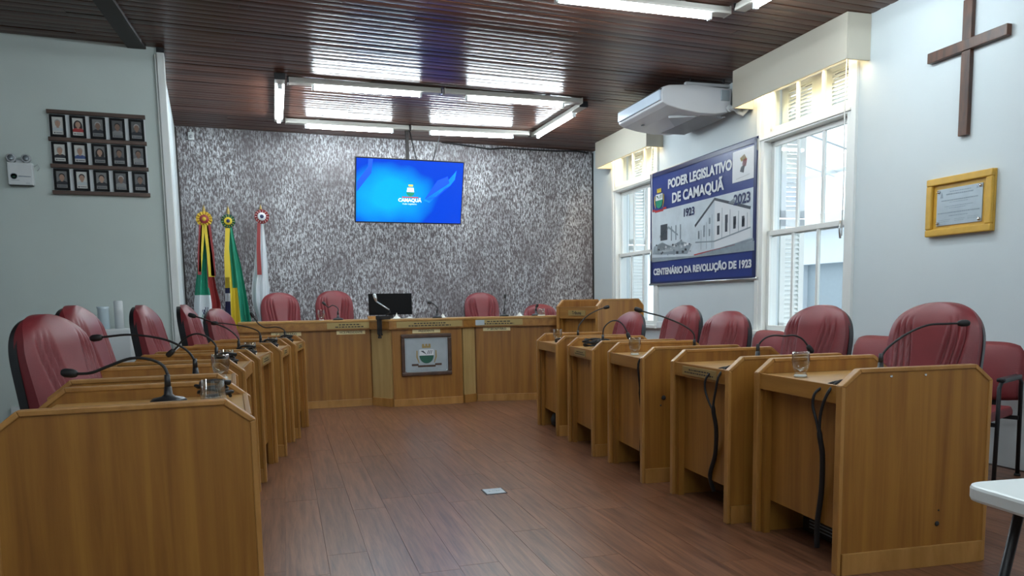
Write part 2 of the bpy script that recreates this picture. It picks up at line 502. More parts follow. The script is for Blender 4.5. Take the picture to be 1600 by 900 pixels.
def window(idx, s0, s1):
    root = thing('window_%d' % idx, wallp(s0), WROT, 'white sash window, ' + ('near one right of the banner' if idx == 1 else 'far one left of the banner'), 'window')
    del root['category']; struct(root)
    w_ = s1 - s0
    f = MB()
    f.box(-.02, .16, 0, .055, WZ0, WZ1); f.box(-.02, .16, w_ - .055, w_, WZ0, WZ1)
    f.box(-.02, .16, 0, w_, WZ1 - .05, WZ1); f.box(-.02, .16, .055, w_ - .055, 2.76, 2.84); f.box(-.035, .0, 0, w_, 2.775, 2.80)
    f.build('window_frame', 'white_paint', root, .004)
    c = MB(); c.box(-.03, 0, -.06, .0, WZ0 - .02, WZ1); c.box(-.03, 0, w_, w_ + .06, WZ0 - .02, WZ1)
    c.build('casing', 'white_paint', root, .003)
    MB().box(-.075, .02, -.08, w_ + .08, WZ0 - .045, WZ0 + .0).build('window_sill', 'white_paint', root, .006)
    def sash(z0, z1, x0, nm, nb=3):
        a, b2 = .057, w_ - .057
        m = MB(); st = .048
        m.box(x0, x0 + .035, a, a + st, z0, z1); m.box(x0, x0 + .035, b2 - st, b2, z0, z1)
        m.box(x0, x0 + .035, a, b2, z0, z0 + st); m.box(x0, x0 + .035, a, b2, z1 - st, z1)
        so = m.build(nm, 'white_paint', root, .003)
        ww_ = (b2 - a - 2 * st) / nb
        for k in range(nb):
            y0 = a + st + k * ww_
            if k: MB().box(x0 + .004, x0 + .031, y0 - .016, y0 + .016, z0 + st, z1 - st).build('glazing_bar', 'white_paint', so, .002)
            MB().box(x0 + .016, x0 + .019, y0, y0 + ww_, z0 + st - .005, z1 - st + .005).build('pane', 'window_glass', so)
    sash(WZ0 + .005, 1.87, .03, 'lower_sash'); sash(1.81, 2.755, .07, 'upper_sash'); sash(2.845, WZ1 - .052, .05, 'transom_sash')
    # cord
    MB().tube([(-.045, .045, 3.3), (-.05, .05, 2.8), (-.045, .045, 2.2), (-.045, .05, 1.72)], .005, 6).build('sash_cord', 'white_paint', root)
    MB().tube([(-.05, .06, 1.85), (-.06, .065, 1.78), (-.05, .06, 1.70)], .009, 6).build('cord_hook', 'aluminium', root)
    # louvred shutters folded open outside
    for sd in (0, 1):
        yc = -.02 if sd == 0 else w_ + .02
        sh = MB(); x0, x1 = .24, .53
        for zz0, zz1 in ((WZ0, 2.0), (2.02, WZ1)):
            sh.box(x0, x0 + .06, yc - .018, yc + .018, zz0, zz1); sh.box(x1 - .06, x1, yc - .018, yc + .018, zz0, zz1)
            sh.box(x0, x1, yc - .018, yc + .018, zz0, zz0 + .07); sh.box(x0, x1, yc - .018, yc + .018, zz1 - .07, zz1)
        so = sh.build('shutter', 'white_paint', root)
        sl = MB().add([(x0 + .06, -.016, -.02), (x1 - .06, -.016, -.02), (x1 - .06, .016, .018), (x0 + .06, .016, .018), (x0 + .06, -.016, -.012), (x1 - .06, -.016, -.012), (x1 - .06, .016, .026), (x0 + .06, .016, .026)],
                      [(0, 3, 2, 1), (4, 5, 6, 7), (0, 1, 5, 4), (1, 2, 6, 5), (2, 3, 7, 6), (3, 0, 4, 7)]).mesh('slat', 'white_paint')
        z = WZ0 + .10
        while z < WZ1 - .09:
            if abs(z - 2.01) > .09:
                o = link('slat', sl, so); o.location = (0, yc, z)
            z += .048
    # closed louvred shutter behind the transom
    sh = MB().box(.185, .215, .06, .16, 2.85, WZ1 - .06).box(.185, .215, w_ - .16, w_ - .06, 2.85, WZ1 - .06).box(.185, .215, w_ / 2 - .14, w_ / 2 + .14, 2.85, WZ1 - .06).box(.185, .215, .06, w_ - .06, 2.85, 2.89).box(.185, .215, .06, w_ - .06, WZ1 - .10, WZ1 - .06)
    so = sh.build('transom_shutter', 'white_paint', root)
    for y0, y1 in ((.16, w_ / 2 - .14), (w_ / 2 + .14, w_ - .16)):
        sl = MB().add([(.185, y0, -.018), (.215, y0, .014), (.215, y1, .014), (.185, y1, -.018), (.185, y0, -.010), (.215, y0, .022), (.215, y1, .022), (.185, y1, -.010)],
                      [(0, 3, 2, 1), (4, 5, 6, 7), (0, 1, 5, 4), (1, 2, 6, 5), (2, 3, 7, 6), (3, 0, 4, 7)]).mesh('slat', 'white_paint')
        z = 2.91
        while z < WZ1 - .10:
            link('slat', sl, so).location = (0, 0, z); z += .036
    return root
window(1, *WIN[0]); window(2, *WIN[1])

# outside: yard, neighbouring house, canopy
st_ = struct(MB().box(6.0, 30, -10, 60, -.6, -.5).build('ground', 'yard')); st_['label'] = 'paved yard outside the windows'
nb = thing('neighbour_house', (11.5, 12.5, -.5), WROT, 'pale single-storey house across the yard seen through the windows', 'house')
hm = MB().box(0, .3, -9, -1.2, 0, 3.1).box(0, .3, .2, 14, 0, 3.1).box(0, .3, -1.2, .2, 2.35, 3.1); hm.build('wall', 'pale_facade', nb)
MB().box(-.35, .4, -9.2, 14.2, 3.1, 3.28).build('cornice', 'cream_plaster', nb)
MB().box(.2, .25, -1.2, .2, 0, 2.35).build('door', 'facade_shade', nb)
MB().box(-.05, .1, 2.5, 3.7, 1.1, 2.5).build('window', 'facade_shade', nb)
cn = thing('canopy', (8.2, 9.0, -.5), WROT, 'light metal canopy frame over the yard outside the near window', 'canopy')
for k in range(7):
    MB().bar((-1.0, -3 + k * 1.25, 4.7), (2.2, -3 + k * 1.25, 3.86), .07, .10).build('rafter', 'aluminium', cn)
for q in (-1.0, .6, 2.2):
    MB().bar((q, -3.1, 4.76 - (q + 1) * .264), (q, 5, 4.76 - (q + 1) * .264), .06, .06).build('purlin', 'aluminium', cn)
for q in (-3, 4.5):
    MB().bar((2.2, q, 0), (2.2, q, 3.86), .09).build('post', 'aluminium', cn)
bb = thing('outdoor_board', (*wallp(4.35, -1.0).xy, -.5), WROT, 'blue board standing outside behind the far window', 'board')
MB().box(0, .03, -.35, .35, .6, 2.35).build('panel', 'outdoor_blue', bb)
for q in (-.3, .3): MB().box(0, .04, q - .02, q + .02, 0, .62).build('leg', 'black_metal', bb)

# pelmets over the windows with their warm lamps
for nm, s0, s1 in (('near window beside the cross', .29, 1.95), ('far window beside the back wall', 3.89, 5.54)):
    v = thing('window_pelmet', wallp(s0), WROT, 'cream boxed pelmet over the ' + nm, 'pelmet', 'window pelmets')
    L_ = s1 - s0
    MB().box(-.24, -.22, 0, L_, 3.13, HC - .002).build('front_board', 'pelmet_cream', v, .002)
    MB().box(-.22, -.002, 0, .02, 3.13, HC - .002).build('end_board', 'pelmet_cream', v, .002)
    MB().box(-.22, -.002, L_ - .02, L_, 3.13, HC - .002).build('end_board', 'pelmet_cream', v, .002)
    la = thing('pelmet_lamp', wallp(s0), WROT, 'warm tube lamp hidden inside the pelmet over the ' + nm, 'lamp', 'lamps inside the pelmets')
    MB().tube([(-.12, .10, 3.38), (-.12, L_ - .10, 3.38)], .016, 8).build('tube', 'warm_lamp', la)
    MB().box(-.15, -.09, .06, L_ - .06, 3.40, HC - .001).build('housing', 'white_plastic', la)

# ================================================================== CEILING LIGHTS
def batten(p, q, tube_frac, label, group, caps=(0, 0), z=HC):
    """fluorescent batten from p to q (plan), lit tube over the given part of its length"""
    p, q = Vector((*p, z)), Vector((*q, z)); d = q - p; L_ = d.length
    t = thing('ceiling_lamp', p, math.atan2(d.y, d.x), label, 'lamp', group)
    t.location.z = z
    MB().prism([(-.035, -.005), (.035, -.005), (.050, -.045), (.050, -.062), (-.050, -.062), (-.050, -.045)], 0, L_, 'x').build('housing', 'lamp_housing', t, .003)
    for x in (0, L_):
        MB().box(x - .006, x + .006, -.052, .052, -.066, -.003).build('end_cap', 'black_plastic' if caps[0 if x == 0 else 1] else 'lamp_housing', t, .002)
    a, b_ = tube_frac[0] * L_, tube_frac[1] * L_
    MB().tube([(a, 0, -.086), (b_, 0, -.086)], .019, 10).build('tube', 'tube_light', t)
    for x in (a, b_):
        MB().box(x - .012, x + .012, -.022, .022, -.11, -.06).build('lamp_holder', 'white_plastic', t, .003)
    for x in (.25 * L_, .75 * L_):
        MB().box(x - .02, x + .02, -.02, .02, -.01, .012).build('mounting_bracket', 'lamp_housing', t)
    return t
G1 = 'tubes of the ceiling ring before the back wall'
batten((.88, 8.25), (2.46, 8.17), (.155, .86), 'long tube lamp, near left side of the ring above the bench', G1, (1, 1))
batten((2.50, 8.168), (4.10, 8.08), (.155, .86), 'long tube lamp, near right side of the ring above the bench', G1)
batten((1.02, 10.02), (2.555, 9.955), (.155, .86), 'long tube lamp, far left side of the ring, closest to the screen pole', G1, (0, 1))
batten((2.585, 9.95), (4.17, 9.80), (.155, .86), 'long tube lamp, far right side of the ring, above the screen corner', G1)
batten((.79, 8.12), (.93, 9.95), (.10, .93), 'tube lamp closing the left end of the ring', G1, (1, 0))
batten((4.19, 8.18), (4.28, 9.82), (.18, .93), 'tube lamp closing the right end of the ring, near the air conditioner', G1, (1, 0))
G2 = 'tubes of the ceiling ring nearest the camera'
batten((2.36, 5.36), (3.98, 5.26), (.10, .90), 'tube lamp cut by the top edge of the photo, beside the pelmet', G2, (0, 0))
batten((4.02, 5.16), (4.0, 3.52), (.12, .90), 'tube lamp end in the top corner, turned towards the camera', G2, (1, 0))
batten((.72, 5.44), (2.32, 5.365), (.155, .86), 'tube lamp above the nearest desks, just out of the photo at the top', G2)
batten((.62, 3.6), (2.24, 3.55), (.155, .86), 'tube lamp overhead above the left desks, out of the photo', G2)
batten((2.28, 3.55), (3.9, 3.5), (.155, .86), 'tube lamp overhead above the right desks, out of the photo', G2)

G3 = 'unseen tubes added around the camera as fill light'
for yy_, nm_ in ((1.1, 'front side'), (-.75, 'back side')):  # unseen lamps added to brighten the nearer surfaces facing the camera
    for xa, xb, sd_ in ((-1.3, .3, 'left'), (.34, 1.94, 'middle'), (1.98, 3.58, 'right')):
        batten((xa, yy_), (xb, yy_ - .06), (.13, .87), 'unseen tube lamp added around the camera as fill light, %s, %s' % (nm_, sd_), G3)
# small white sensor near the ceiling by the flags
t = thing('motion_sensor', (-.08, YB - .002, 3.40), 0, 'small white motion sensor high in the corner above the flags', 'sensor')
MB().box(-.035, .035, -.06, -.004, -.07, .03).build('body', 'white_plastic', t, .012)
MB().box(-.010, .010, -.03, -.001, .02, .07).build('bracket', 'white_plastic', t, .003)
MB().lathe([(.0, 0), (.022, .002), (.018, .008), (0, .010)], 12, 0, (0, -.07, -.03), 'y').build('lens', 'grey_plastic', t)

# cables along the ceiling edge right of the screen
pts = [on_y(u, v, YB - .03) for u, v in ((690, 222), (705, 224), (740, 229), (765, 233), (790, 231), (830, 234), (870, 236), (900, 236), (918, 239))]
tag(MB().tube(pts, .012, 6).build('ceiling_cable', 'black_rubber'), 'black cable running along the top of the back wall', 'cable')

# ================================================================== TELEVISION
tv = thing('television', (2.56, 10.0, 2.66), 0, 'flat screen with blue picture hanging from the ceiling', 'television')
tilt = Matrix.Rotation(math.radians(15), 4, 'X')
pan = tilt
def tvpart(mb, name, mat, parent=tv):
    o = mb.build(name, mat, parent); o.matrix_local = pan; return o
hw, hh = .722, .412
tvpart(MB().box(-hw, hw, .0, .05, -hh, hh).box(-.4, .4, .05, .085, -.25, .2), 'casing', 'black_plastic')
scr = tvpart(MB().box(-hw + .012, hw - .012, -.004, .001, -hh + .016, hh - .012), 'display', 'screen_picture')
def flat(polys, y, name, mats, parent, th=.0008):
    m = MB()
    for poly, mi in polys: m.prism(poly, y - th, y, 'y', mi)
    return m.build(name, mats, parent)
def lay(parent, body, size, mat, x, y, z, bold=0, sx=1.0):
    me = text_mesh(body, size, mat, bold, sx=sx); o = link('lettering', me, parent); o.location = (x, y, z); return o
emit('screen_deep', (.002, .06, .72), 1.0); emit('screen_mid', (.003, .20, 1), 1.0)
flat([([(-.705, -.02), (-.52, .22), (-.50, .395), (-.56, .395), (-.56, .30), (-.705, .10)], 0), ([(.20, -.08), (.36, .16), (.50, .22), (.54, .10), (.38, -.04), (.26, -.12)], 0), ([(.18, -.10), (.26, -.13), (.60, .18), (.62, .30), (.54, .10)], 1)], -.0044, 'screen_ribbon', ['screen_deep', 'screen_mid'], scr, .0003)
em = flat([(ell(0, -.005, .052, .052, 16, PI, 2 * PI), 0), ([(-.05, .0), (.05, .0), (.042, .055), (-.042, .055)], 1), ([(-.025, .07), (.03, .07), (.035, .095), (-.03, .095)], 2),
           ([(-.11, -.075), (.11, -.075), (.11, -.062), (-.11, -.062)], 3)], -.0045, 'emblem', ['screen_green', 'screen_white', 'screen_gold', 'screen_red'], scr)
lay(scr, 'CAMAQUÃ', .062, 'screen_white', -.005, -.006, -.108, .002)
lay(scr, 'Poder Legislativo', .028, 'screen_white', -.005, -.006, -.155)
MB().box(-.03, .01, .03, .07, .2, HC - 2.66).build('ceiling_pole', 'dark_beam', tv)
MB().box(-.09, .07, -.01, .11, HC - 2.68, HC - 2.66).build('ceiling_plate', 'dark_beam', tv)
for pts in ([(.02, .05, .84), (.07, .06, .62), (.13, .08, .36)], [(.47, .10, .82), (.40, .09, .60), (.32, .08, .36)]):
    MB().tube(pts, .008, 6).build('cable', 'black_rubber', tv)

# ================================================================== PORTRAITS
bx0, bx1, bz0, bz1 = -1.186, -.424, 2.192, 2.900
bd = thing('portrait_rack', (bx0, YP, bz0), 0, 'brown slatted wall rack holding fifteen framed portraits', 'rack')
BW, BH = bx1 - bx0, bz1 - bz0
MB().box(.006, BW - .006, -.010, -.001, .004, BH - .004).build('backing', 'white_plastic', bd)
rails = [0, .316, .633, .955]
for fz in rails:
    MB().box(0, BW, -.040, -.008, BH * fz, BH * (fz + .045)).build('rail', 'rail_wood', bd, .003)
rows_txt = ['bottom', 'middle', 'top']; cols_txt = ['first', 'second', 'third', 'fourth', 'fifth']
spec = {  # (row from top, col): background, skin, hair, clothes
    (0, 0): ('photo_pale', 'skin', 'hair_grey', 'shirt_pale', 0), (0, 1): ('photo_pale', 'skin', 'hair_dark', 'shirt_red', 1), (0, 2): ('photo_mid', 'skin_dark', 'hair_grey', 'suit_dark', 0),
    (0, 3): ('photo_dark', 'skin_dark', 'hair_dark', 'photo_mid', 0), (0, 4): ('photo_dark', 'skin_dark', 'hair_grey', 'suit_dark', 0),
    (1, 0): ('photo_pale', 'skin', 'hair_grey', 'suit_dark', 0), (1, 1): ('photo_pale', 'skin', 'hair_grey', 'suit_blue', 0), (1, 2): ('photo_mid', 'skin', 'hair_dark', 'suit_dark', 1),
    (1, 3): ('photo_dark', 'skin_dark', 'hair_dark', 'suit_dark', 0), (1, 4): ('photo_dark', 'skin_dark', 'hair_dark', 'photo_mid', 0),
    (2, 0): ('photo_mid', 'skin', 'hair_dark', 'suit_dark', 0), (2, 1): ('photo_pale', 'skin', 'hair_dark', 'shirt_pale', 0), (2, 2): ('photo_mid', 'skin', 'hair_dark', 'suit_dark', 0),
    (2, 3): ('photo_dark', 'skin_dark', 'hair_grey', 'photo_mid', 0), (2, 4): ('photo_dark', 'skin_dark', 'hair_dark', 'suit_dark', 0)}
cloth_txt = {'shirt_pale': 'pale shirt', 'shirt_red': 'red top', 'suit_dark': 'dark jacket', 'suit_blue': 'blue jacket', 'photo_mid': 'grey clothes'}
cw = BW / 5
for (r, c), (bgm, sk, hr, cl, lng) in spec.items():
    fz = rails[2 - r]
    z0 = BH * (fz + .045) + .006; z1 = BH * ((rails[3 - r])) - .006
    x0 = c * cw + .016; x1 = (c + 1) * cw - .016
    w_, h_ = x1 - x0, z1 - z0
    p = thing('portrait', (bx0 + x0 + w_ / 2, YP, bz0 + z0), 0, 'black framed portrait with %s, %s in the %s row of the rack' % (cloth_txt[cl], cols_txt[c], ['top', 'middle', 'bottom'][r]), 'portrait', 'framed portraits on the rack')
    fb = .019
    MB().box(-w_ / 2, w_ / 2, -.026, -.011, 0, fb).box(-w_ / 2, w_ / 2, -.026, -.011, h_ - fb, h_).box(-w_ / 2, -w_ / 2 + fb, -.026, -.011, fb, h_ - fb).box(w_ / 2 - fb, w_ / 2, -.026, -.011, fb, h_ - fb).build('frame', 'frame_black', p, .002)
    iw, ih = w_ - 2 * fb, h_ - 2 * fb; zc = fb + ih * .60
    polys = [([(-iw / 2, fb), (iw / 2, fb), (iw / 2, h_ - fb), (-iw / 2, h_ - fb)], 0)]
    m = MB()
    m.prism(polys[0][0], -.018, -.014, 'y', 0)
    hr_r = .020
    if lng: m.prism(ell(0, zc - .012, .034, .052, 18), -.0186, -.018, 'y', 2)
    m.prism([(-.046, fb + ih * .20), (.046, fb + ih * .20), (.043, fb + ih * .33), (.020, fb + ih * .42), (-.020, fb + ih * .42), (-.043, fb + ih * .33)], -.0190, -.0186, 'y', 3)
    m.prism([(-.009, fb + ih * .38), (.009, fb + ih * .38), (.009, zc), (-.009, zc)], -.0193, -.0190, 'y', 1)
    m.prism(ell(0, zc + .014, .023, .024, 16), -.0196, -.0193, 'y', 2)
    m.prism(ell(0, zc + .002, .0195, .026, 16), -.0199, -.0196, 'y', 1)
    m.prism([(-iw / 2, fb), (iw / 2, fb), (iw / 2, fb + ih * .19), (-iw / 2, fb + ih * .19)], -.0199, -.0186, 'y', 4)
    m.prism(ell(-iw * .32, fb + ih * .09, .006, .006, 10), -.0203, -.0199, 'y', 5)
    m.prism([(-iw * .2, fb + ih * .075), (iw * .38, fb + ih * .075), (iw * .38, fb + ih * .115), (-iw * .2, fb + ih * .115)], -.0203, -.0199, 'y', 5)
    m.build('print', [bgm, sk, hr, cl, 'photo_pale' if bgm == 'photo_pale' else 'photo_mid', 'print_dark'], p)

# emergency light on the same wall
e = thing('emergency_light', (-1.407, YP, 2.255), 0, 'white emergency light box with two round lamps left of the portraits', 'emergency light')
MB().box(-.092, .092, -.07, -.001, 0, .185).build('body', 'white_plastic', e, .006)
for x in (-.06, .05):
    l = MB().lathe([(.012, 0), (.036, -.03), (.036, -.048), (.030, -.050), (0, -.046)], 16, 0, (x, -.02, .222), 'y').build('lamp_head', 'grey_plastic', e)
    MB().lathe([(.0, 0), (.028, -.001), (.0, -.006)], 14, 0, (x, -.068, .222), 'y').build('lens', 'steel_plate', l)
MB().box(-.03, .025, -.05, -.02, .183, .21).build('lamp_bridge', 'grey_plastic', e, .004)
MB().box(-.085, .085, -.062, -.01, -.004, .002).build('underside_grille', 'black_plastic', e)
pr = MB()
pr.lathe([(.026, 0), (.026, -.0008), (.022, -.0008), (.022, 0)], 18, 0, (-.048, -.0705, .070), 'y')
pr.prism(ell(-.048, .066, .010, .008, 10), -.0715, -.0705, 'y', 1)
pr.prism([(-.015, .066), (.075, .066), (.075, .073), (-.015, .076)], -.0712, -.0705, 'y', 0)
pr.prism([(-.07, .036), (-.01, .036), (-.01, .039), (-.07, .039)], -.0712, -.0705, 'y', 0)
pr.prism([(.035, .014), (.065, .014), (.065, .017), (.035, .017)], -.0712, -.0705, 'y', 0)
pr.build('print', ['print_grey', 'dark_green'], e)
tag(MB().tube([(-1.31, YP - .006, 2.42), (-1.285, YP - .008, 2.44), (-1.27, YP - .008, 2.41), (-1.29, YP - .006, 2.385)], .003, 6).build('lamp_wire', 'grey_plastic'), 'thin wire beside the emergency light', 'wire')

# ================================================================== FLAGS
def flag(px_tip, px_base, y, outline, mats, mfn, rosette, ribbons, label):
    """outline: rows of (pixel row, left, right) of the furled cloth"""
    tip = on_y(*px_tip, y); base = on_y(*px_base, y)
    root = thing('flag', (tip.x, y, .2), 0, label, 'flag', 'furled ceremonial flags')
    def loc(p): return Vector(p) - root.location
    tz = tip.z - .2
    MB().tube([(0, 0, .02), (0, 0, tz - .10)], .013, 8).build('pole', 'rail_wood', root)
    MB().lathe([(.015, tz - .12), (.020, tz - .10), (.012, tz - .085), (.022, tz - .06), (.016, tz - .03), (.002, tz + .02)], 12).build('finial', 'brass', root)
    MB().lathe([(.13, 0), (.13, .02), (.05, .04), (.02, .10)], 16).build('base', 'frame_wood', root)
    rows = [(on_y(l, v, y), on_y(r_, v, y)) for v, l, r_ in outline]
    n = len(rows)
    def fn(u, v):
        t = v * (n - 1); i = min(int(t), n - 2); f = t - i
        a = rows[i][0].lerp(rows[i + 1][0], f); b_ = rows[i][1].lerp(rows[i + 1][1], f)
        p = a.lerp(b_, u)
        wd = (b_ - a).length
        p.y += -.02 - min(.07, wd * .28) * math.sin(u * PI) + min(.05, wd * .16) * math.sin(u * PI * 5 + v * 2)
        return loc(p)
    def fb(u, v):
        p = fn(1 - u, v)
        return p + Vector((0, .012 + .05 * math.sin(u * PI), 0))
    cl = MB().grid(fn, 36, 40, 0, True, False, mfn).grid(fb, 36, 40, 0, True, False, lambda u, v: mfn(1 - u, v)).build('cloth', mats, root)
    rc, rr, rmats = rosette
    c = loc(on_y(*rc, y)); c.y = -.11
    ro = MB()
    for i in range(14):       # pleated outer ring
        a0, a1, am = 2 * PI * i / 14, 2 * PI * (i + 1) / 14, 2 * PI * (i + .5) / 14
        P = lambda a, r_, d: (c.x + r_ * math.cos(a), c.y + d, c.z + r_ * math.sin(a))
        ro.add([P(a0, rr, .004), P(am, rr * 1.06, -.016), P(a1, rr, .004), P(a1, rr * .55, -.006), P(am, rr * .55, -.02), P(a0, rr * .55, -.006)], [(0, 1, 4, 5), (1, 2, 3, 4)], 0)
    ro.lathe([(rr * .62, -.012), (rr * .58, -.022), (rr * .28, -.026)], 16, 1, tuple(c), 'y')
    ro.lathe([(rr * .28, -.024), (rr * .26, -.034), (.0, -.036)], 12, 2, tuple(c), 'y')
    ro.lathe([(rr * .9, .004), (rr * .9, -.004)], 16, 1, tuple(c), 'y')
    ro.build('rosette', rmats, root)
    for pts, mt in ribbons:
        q = []
        for u, v in pts:
            k = loc(on_y(u, v, y)); q.append(Vector((k.x, -.125, k.z)))
        m = MB(); nq = len(q) // 2
        # two edges listed left/right alternately
        vs = [p for p in q] + [p + Vector((0, .004, 0)) for p in q]
        fs = [(2 * i, 2 * i + 1, 2 * i + 3, 2 * i + 2) for i in range(nq - 1)]
        m.add(vs, fs + [tuple(a + len(q) for a in f)[::-1] for f in fs])
        m.build('ribbon', mt, root)
    return root
def m1(u, v):
    if v < .50: return 0 if u < .62 else 1
    if u > .66: return 1 if v < .80 else 2
    if v < .58: return 0
    # white field with the green and blue emblem marks
    e_ = math.hypot((u - .45) / .16, (v - .80) / .11)
    if e_ < 1 and int(u * 22 + v * 31) % 2: return 0 if v > .78 else 3
    return 2
flag((318, 322), (322, 520), 10.25, [(348, 315, 323), (380, 312, 330), (420, 308, 333), (450, 305, 338), (475, 303, 345), (500, 304, 345), (525, 306, 346)], ['green', 'flag_red', 'flag_white', 'flag_blue'], m1,
     ((319, 344), .090, ['gold_yellow', 'flag_red', 'gold_yellow']),
     [([(311, 353), (316, 353), (309, 400), (314, 400), (309, 430), (315, 430)], 'flag_red'), ([(323, 353), (329, 353), (328, 400), (335, 400), (330, 432), (337, 432)], 'flag_red'),
      ([(314, 353), (320, 353), (312, 385), (318, 385), (311, 425), (315, 425)], 'yellow'), ([(318, 353), (325, 353), (323, 395), (331, 395), (326, 433), (336, 433)], 'yellow')],
     'furled green, red and white flag with yellow rosette, closest to the side wall')
def m2(u, v):
    if v < .50: return 0 if u > .35 else 1
    if u < .22: return 3 if not (.56 < v < .62) else 4
    if u < .58: return 1
    if u < .74: return 0
    return 2 if .55 < u - .25 * v + .06 < .66 else 0
flag((356, 324), (362, 520), 10.25, [(352, 352, 362), (390, 351, 370), (413, 351, 376), (450, 352, 383), (478, 352, 388), (500, 352, 392), (525, 352, 394)], ['green', 'yellow', 'dark_green', 'flag_blue', 'flag_white'], m2,
     ((356, 347), .080, ['dark_green', 'yellow', 'flag_blue']),
     [([(352, 358), (359, 358), (350, 400), (357, 400), (351, 434), (360, 434)], 'yellow')],
     'furled green and yellow flag with green rosette, middle of the three')
def m3(u, v):
    if v > .62 and .60 < u < .8 and int(v * 40) % 7 == 0: return 1
    return 0
flag((407, 322), (407, 520), 10.25, [(350, 402, 412), (390, 399, 416), (420, 397, 418), (450, 393, 420), (470, 394, 421), (485, 398, 420), (496, 402, 419), (525, 404, 416)], ['flag_white', 'flag_blue'], m3,
     ((408, 340), .085, ['flag_red', 'flag_white', 'flag_blue']),
     [([(401, 350), (406, 350), (400, 390), (406, 390), (401, 430), (408, 430)], 'flag_red')],
     'furled white flag with red rosette and red ribbon, closest to the bench')

# ================================================================== AIR CONDITIONER
ac = thing('air_conditioner', wallp(2.20, 0, 0), WROT, 'white ceiling air conditioner between the two windows above the banner', 'air conditioner')
LA = 1.08
prof = [(-.90, 3.375), (-.91, 3.30), (-.90, 3.225), (-.84, 3.195), (-.68, 3.16), (-.48, 3.135), (-.28, 3.135), (-.10, 3.165), (-.09, 3.40), (-.50, 3.42), (-.82, 3.40)]
acb = MB()
n = len(prof)
acb.prism([(a, z) for a, z in prof], 0, LA, 'y')
acb.build('body', 'ac_white', ac, .012)
MB().box(-.925, -.905, .03, LA - .03, 3.245, 3.35).build('outlet_flap', 'ac_flap', ac, .006)
MB().box(-.915, -.90, .02, LA - .02, 3.352, 3.364).build('outlet_slot', 'black_plastic', ac)
for k in range(14):
    x = -.40 + k * .022
    MB().box(x, x + .010, .10, LA - .10, 3.127, 3.138).build('intake_slat', 'grey_plastic', ac)
MB().prism([(-.70, .25), (-.42, .12), (-.42, .62)], 3.126, 3.150, 'z').build('underside_panel', 'grey_plastic', ac)
MB().lathe([(.0, 0), (.022, 0), (.016, .01), (0, .012)], 12, 0, (-.74, LA * .72, 3.158)).build('badge', 'print_dark', ac)
for yy in (.02, LA - .06):
    MB().box(-.62, -.10, yy, yy + .04, 3.415, 3.445).build('hanger_rail', 'grey_plastic', ac)
    for x in (-.56, -.16): MB().tube([(x, yy + .02, 3.44), (x, yy + .02, HC + .001)], .006, 6).build('hanger_rod', 'black_metal', ac)
MB().box(-.22, -.12, -.012, .002, 3.27, 3.38).build('service_cover', 'steel_plate', ac, .003)
pp = thing('drain_pipe', wallp(2.12, 0, 0), WROT, 'white insulated drain pipe bending from the air conditioner', 'pipe')
MB().tube([(-.13, .075, 3.20), (-.13, .04, 3.19), (-.12, -.04, 3.17), (-.10, -.09, 3.12), (-.075, -.10, 3.10), (-.045, -.12, 3.14), (-.04, -.13, 3.2)], .028, 10).build('pipe', 'white_plastic', pp)
MB().lathe([(.036, 0), (.036, .03)], 12, 0, (-.13, .035, 3.19), 'y').build('collar', 'white_plastic', pp)

# ================================================================== BANNER (local: x to the reader's right, y into the wall, z up)
def on_wall(s_left, z, out):          # frame whose x runs from far to near along the window wall
    return wallp(s_left, out, z), math.atan2(-WD.y, -WD.x)
s_l, s_r, z0, z1 = 4.165, 1.80, 1.395, 2.825
loc, rz = on_wall(s_l, z0, .03)
bn = thing('banner', loc, rz, 'blue vinyl banner with two old buildings hanging between the windows', 'banner')
bw, bh = s_l - s_r, z1 - z0
sheet = MB().grid(lambda u, v: (u * bw, -.004 + .006 * math.sin(u * 9 + v * 5) * (v * v), v * bh), 30, 16, 0).grid(lambda u, v: ((1 - u) * bw, .004 + .006 * math.sin((1 - u) * 9 + v * 5) * (v * v), v * bh), 30, 16, 1).build('sheet', ['banner_blue', 'white_plastic'], bn)
MB().tube([(-.03, 0, 0), (bw + .03, 0, 0)], .016, 8).build('bottom_rod', 'aluminium', bn)
MB().tube([(-.01, 0, bh), (bw + .01, 0, bh)], .012, 8).build('top_rod', 'banner_navy', bn)
B = .012
flat([([(0, 0), (bw, 0), (bw, .03), (0, .03)], 0), ([(0, bh - .05), (bw, bh - .05), (bw, bh), (0, bh)], 0), ([(0, 0), (.05, 0), (.05, bh), (0, bh)], 0), ([(bw - .05, 0), (bw, 0), (bw, bh), (bw - .05, bh)], 0)], -B + .0, 'printed_border', ['banner_navy'], bn)
px0, px1, pz0, pz1 = .05, bw - .05, .29, bh * .655
photo = flat([([(px0, pz0), (px1, pz0), (px1, pz1), (px0, pz1)], 0)], -B - .0, 'printed_picture', ['print_photo'], bn)
Y1 = -B - .0018
ppoly = []
def wx(x):            # spacing of the drawing across the banner
    K_ = ((0, 0), (.95, 1.08), (1.46, 1.58), (2.2, 2.28), (2.4, 2.4))
    for (a, b_), (c, d_) in zip(K_, K_[1:]):
        if x <= c: return b_ + (d_ - b_) * (x - a) / (c - a)
    return x
def rect(x0, x1, z0_, z1_, mi): x0, x1 = wx(x0), wx(x1); ppoly.append(([(x0, z0_), (x1, z0_), (x1, z1_), (x0, z1_)], mi))
def pq(*pts, mi=0): ppoly.append(([(wx(a), b_) for a, b_ in pts], mi))
# ground and rubble
pq((px0, pz0), (px1, pz0), (px1, pz0 + .10), (px0 + .9, pz0 + .02), (px0, pz0 + .06), mi=1)
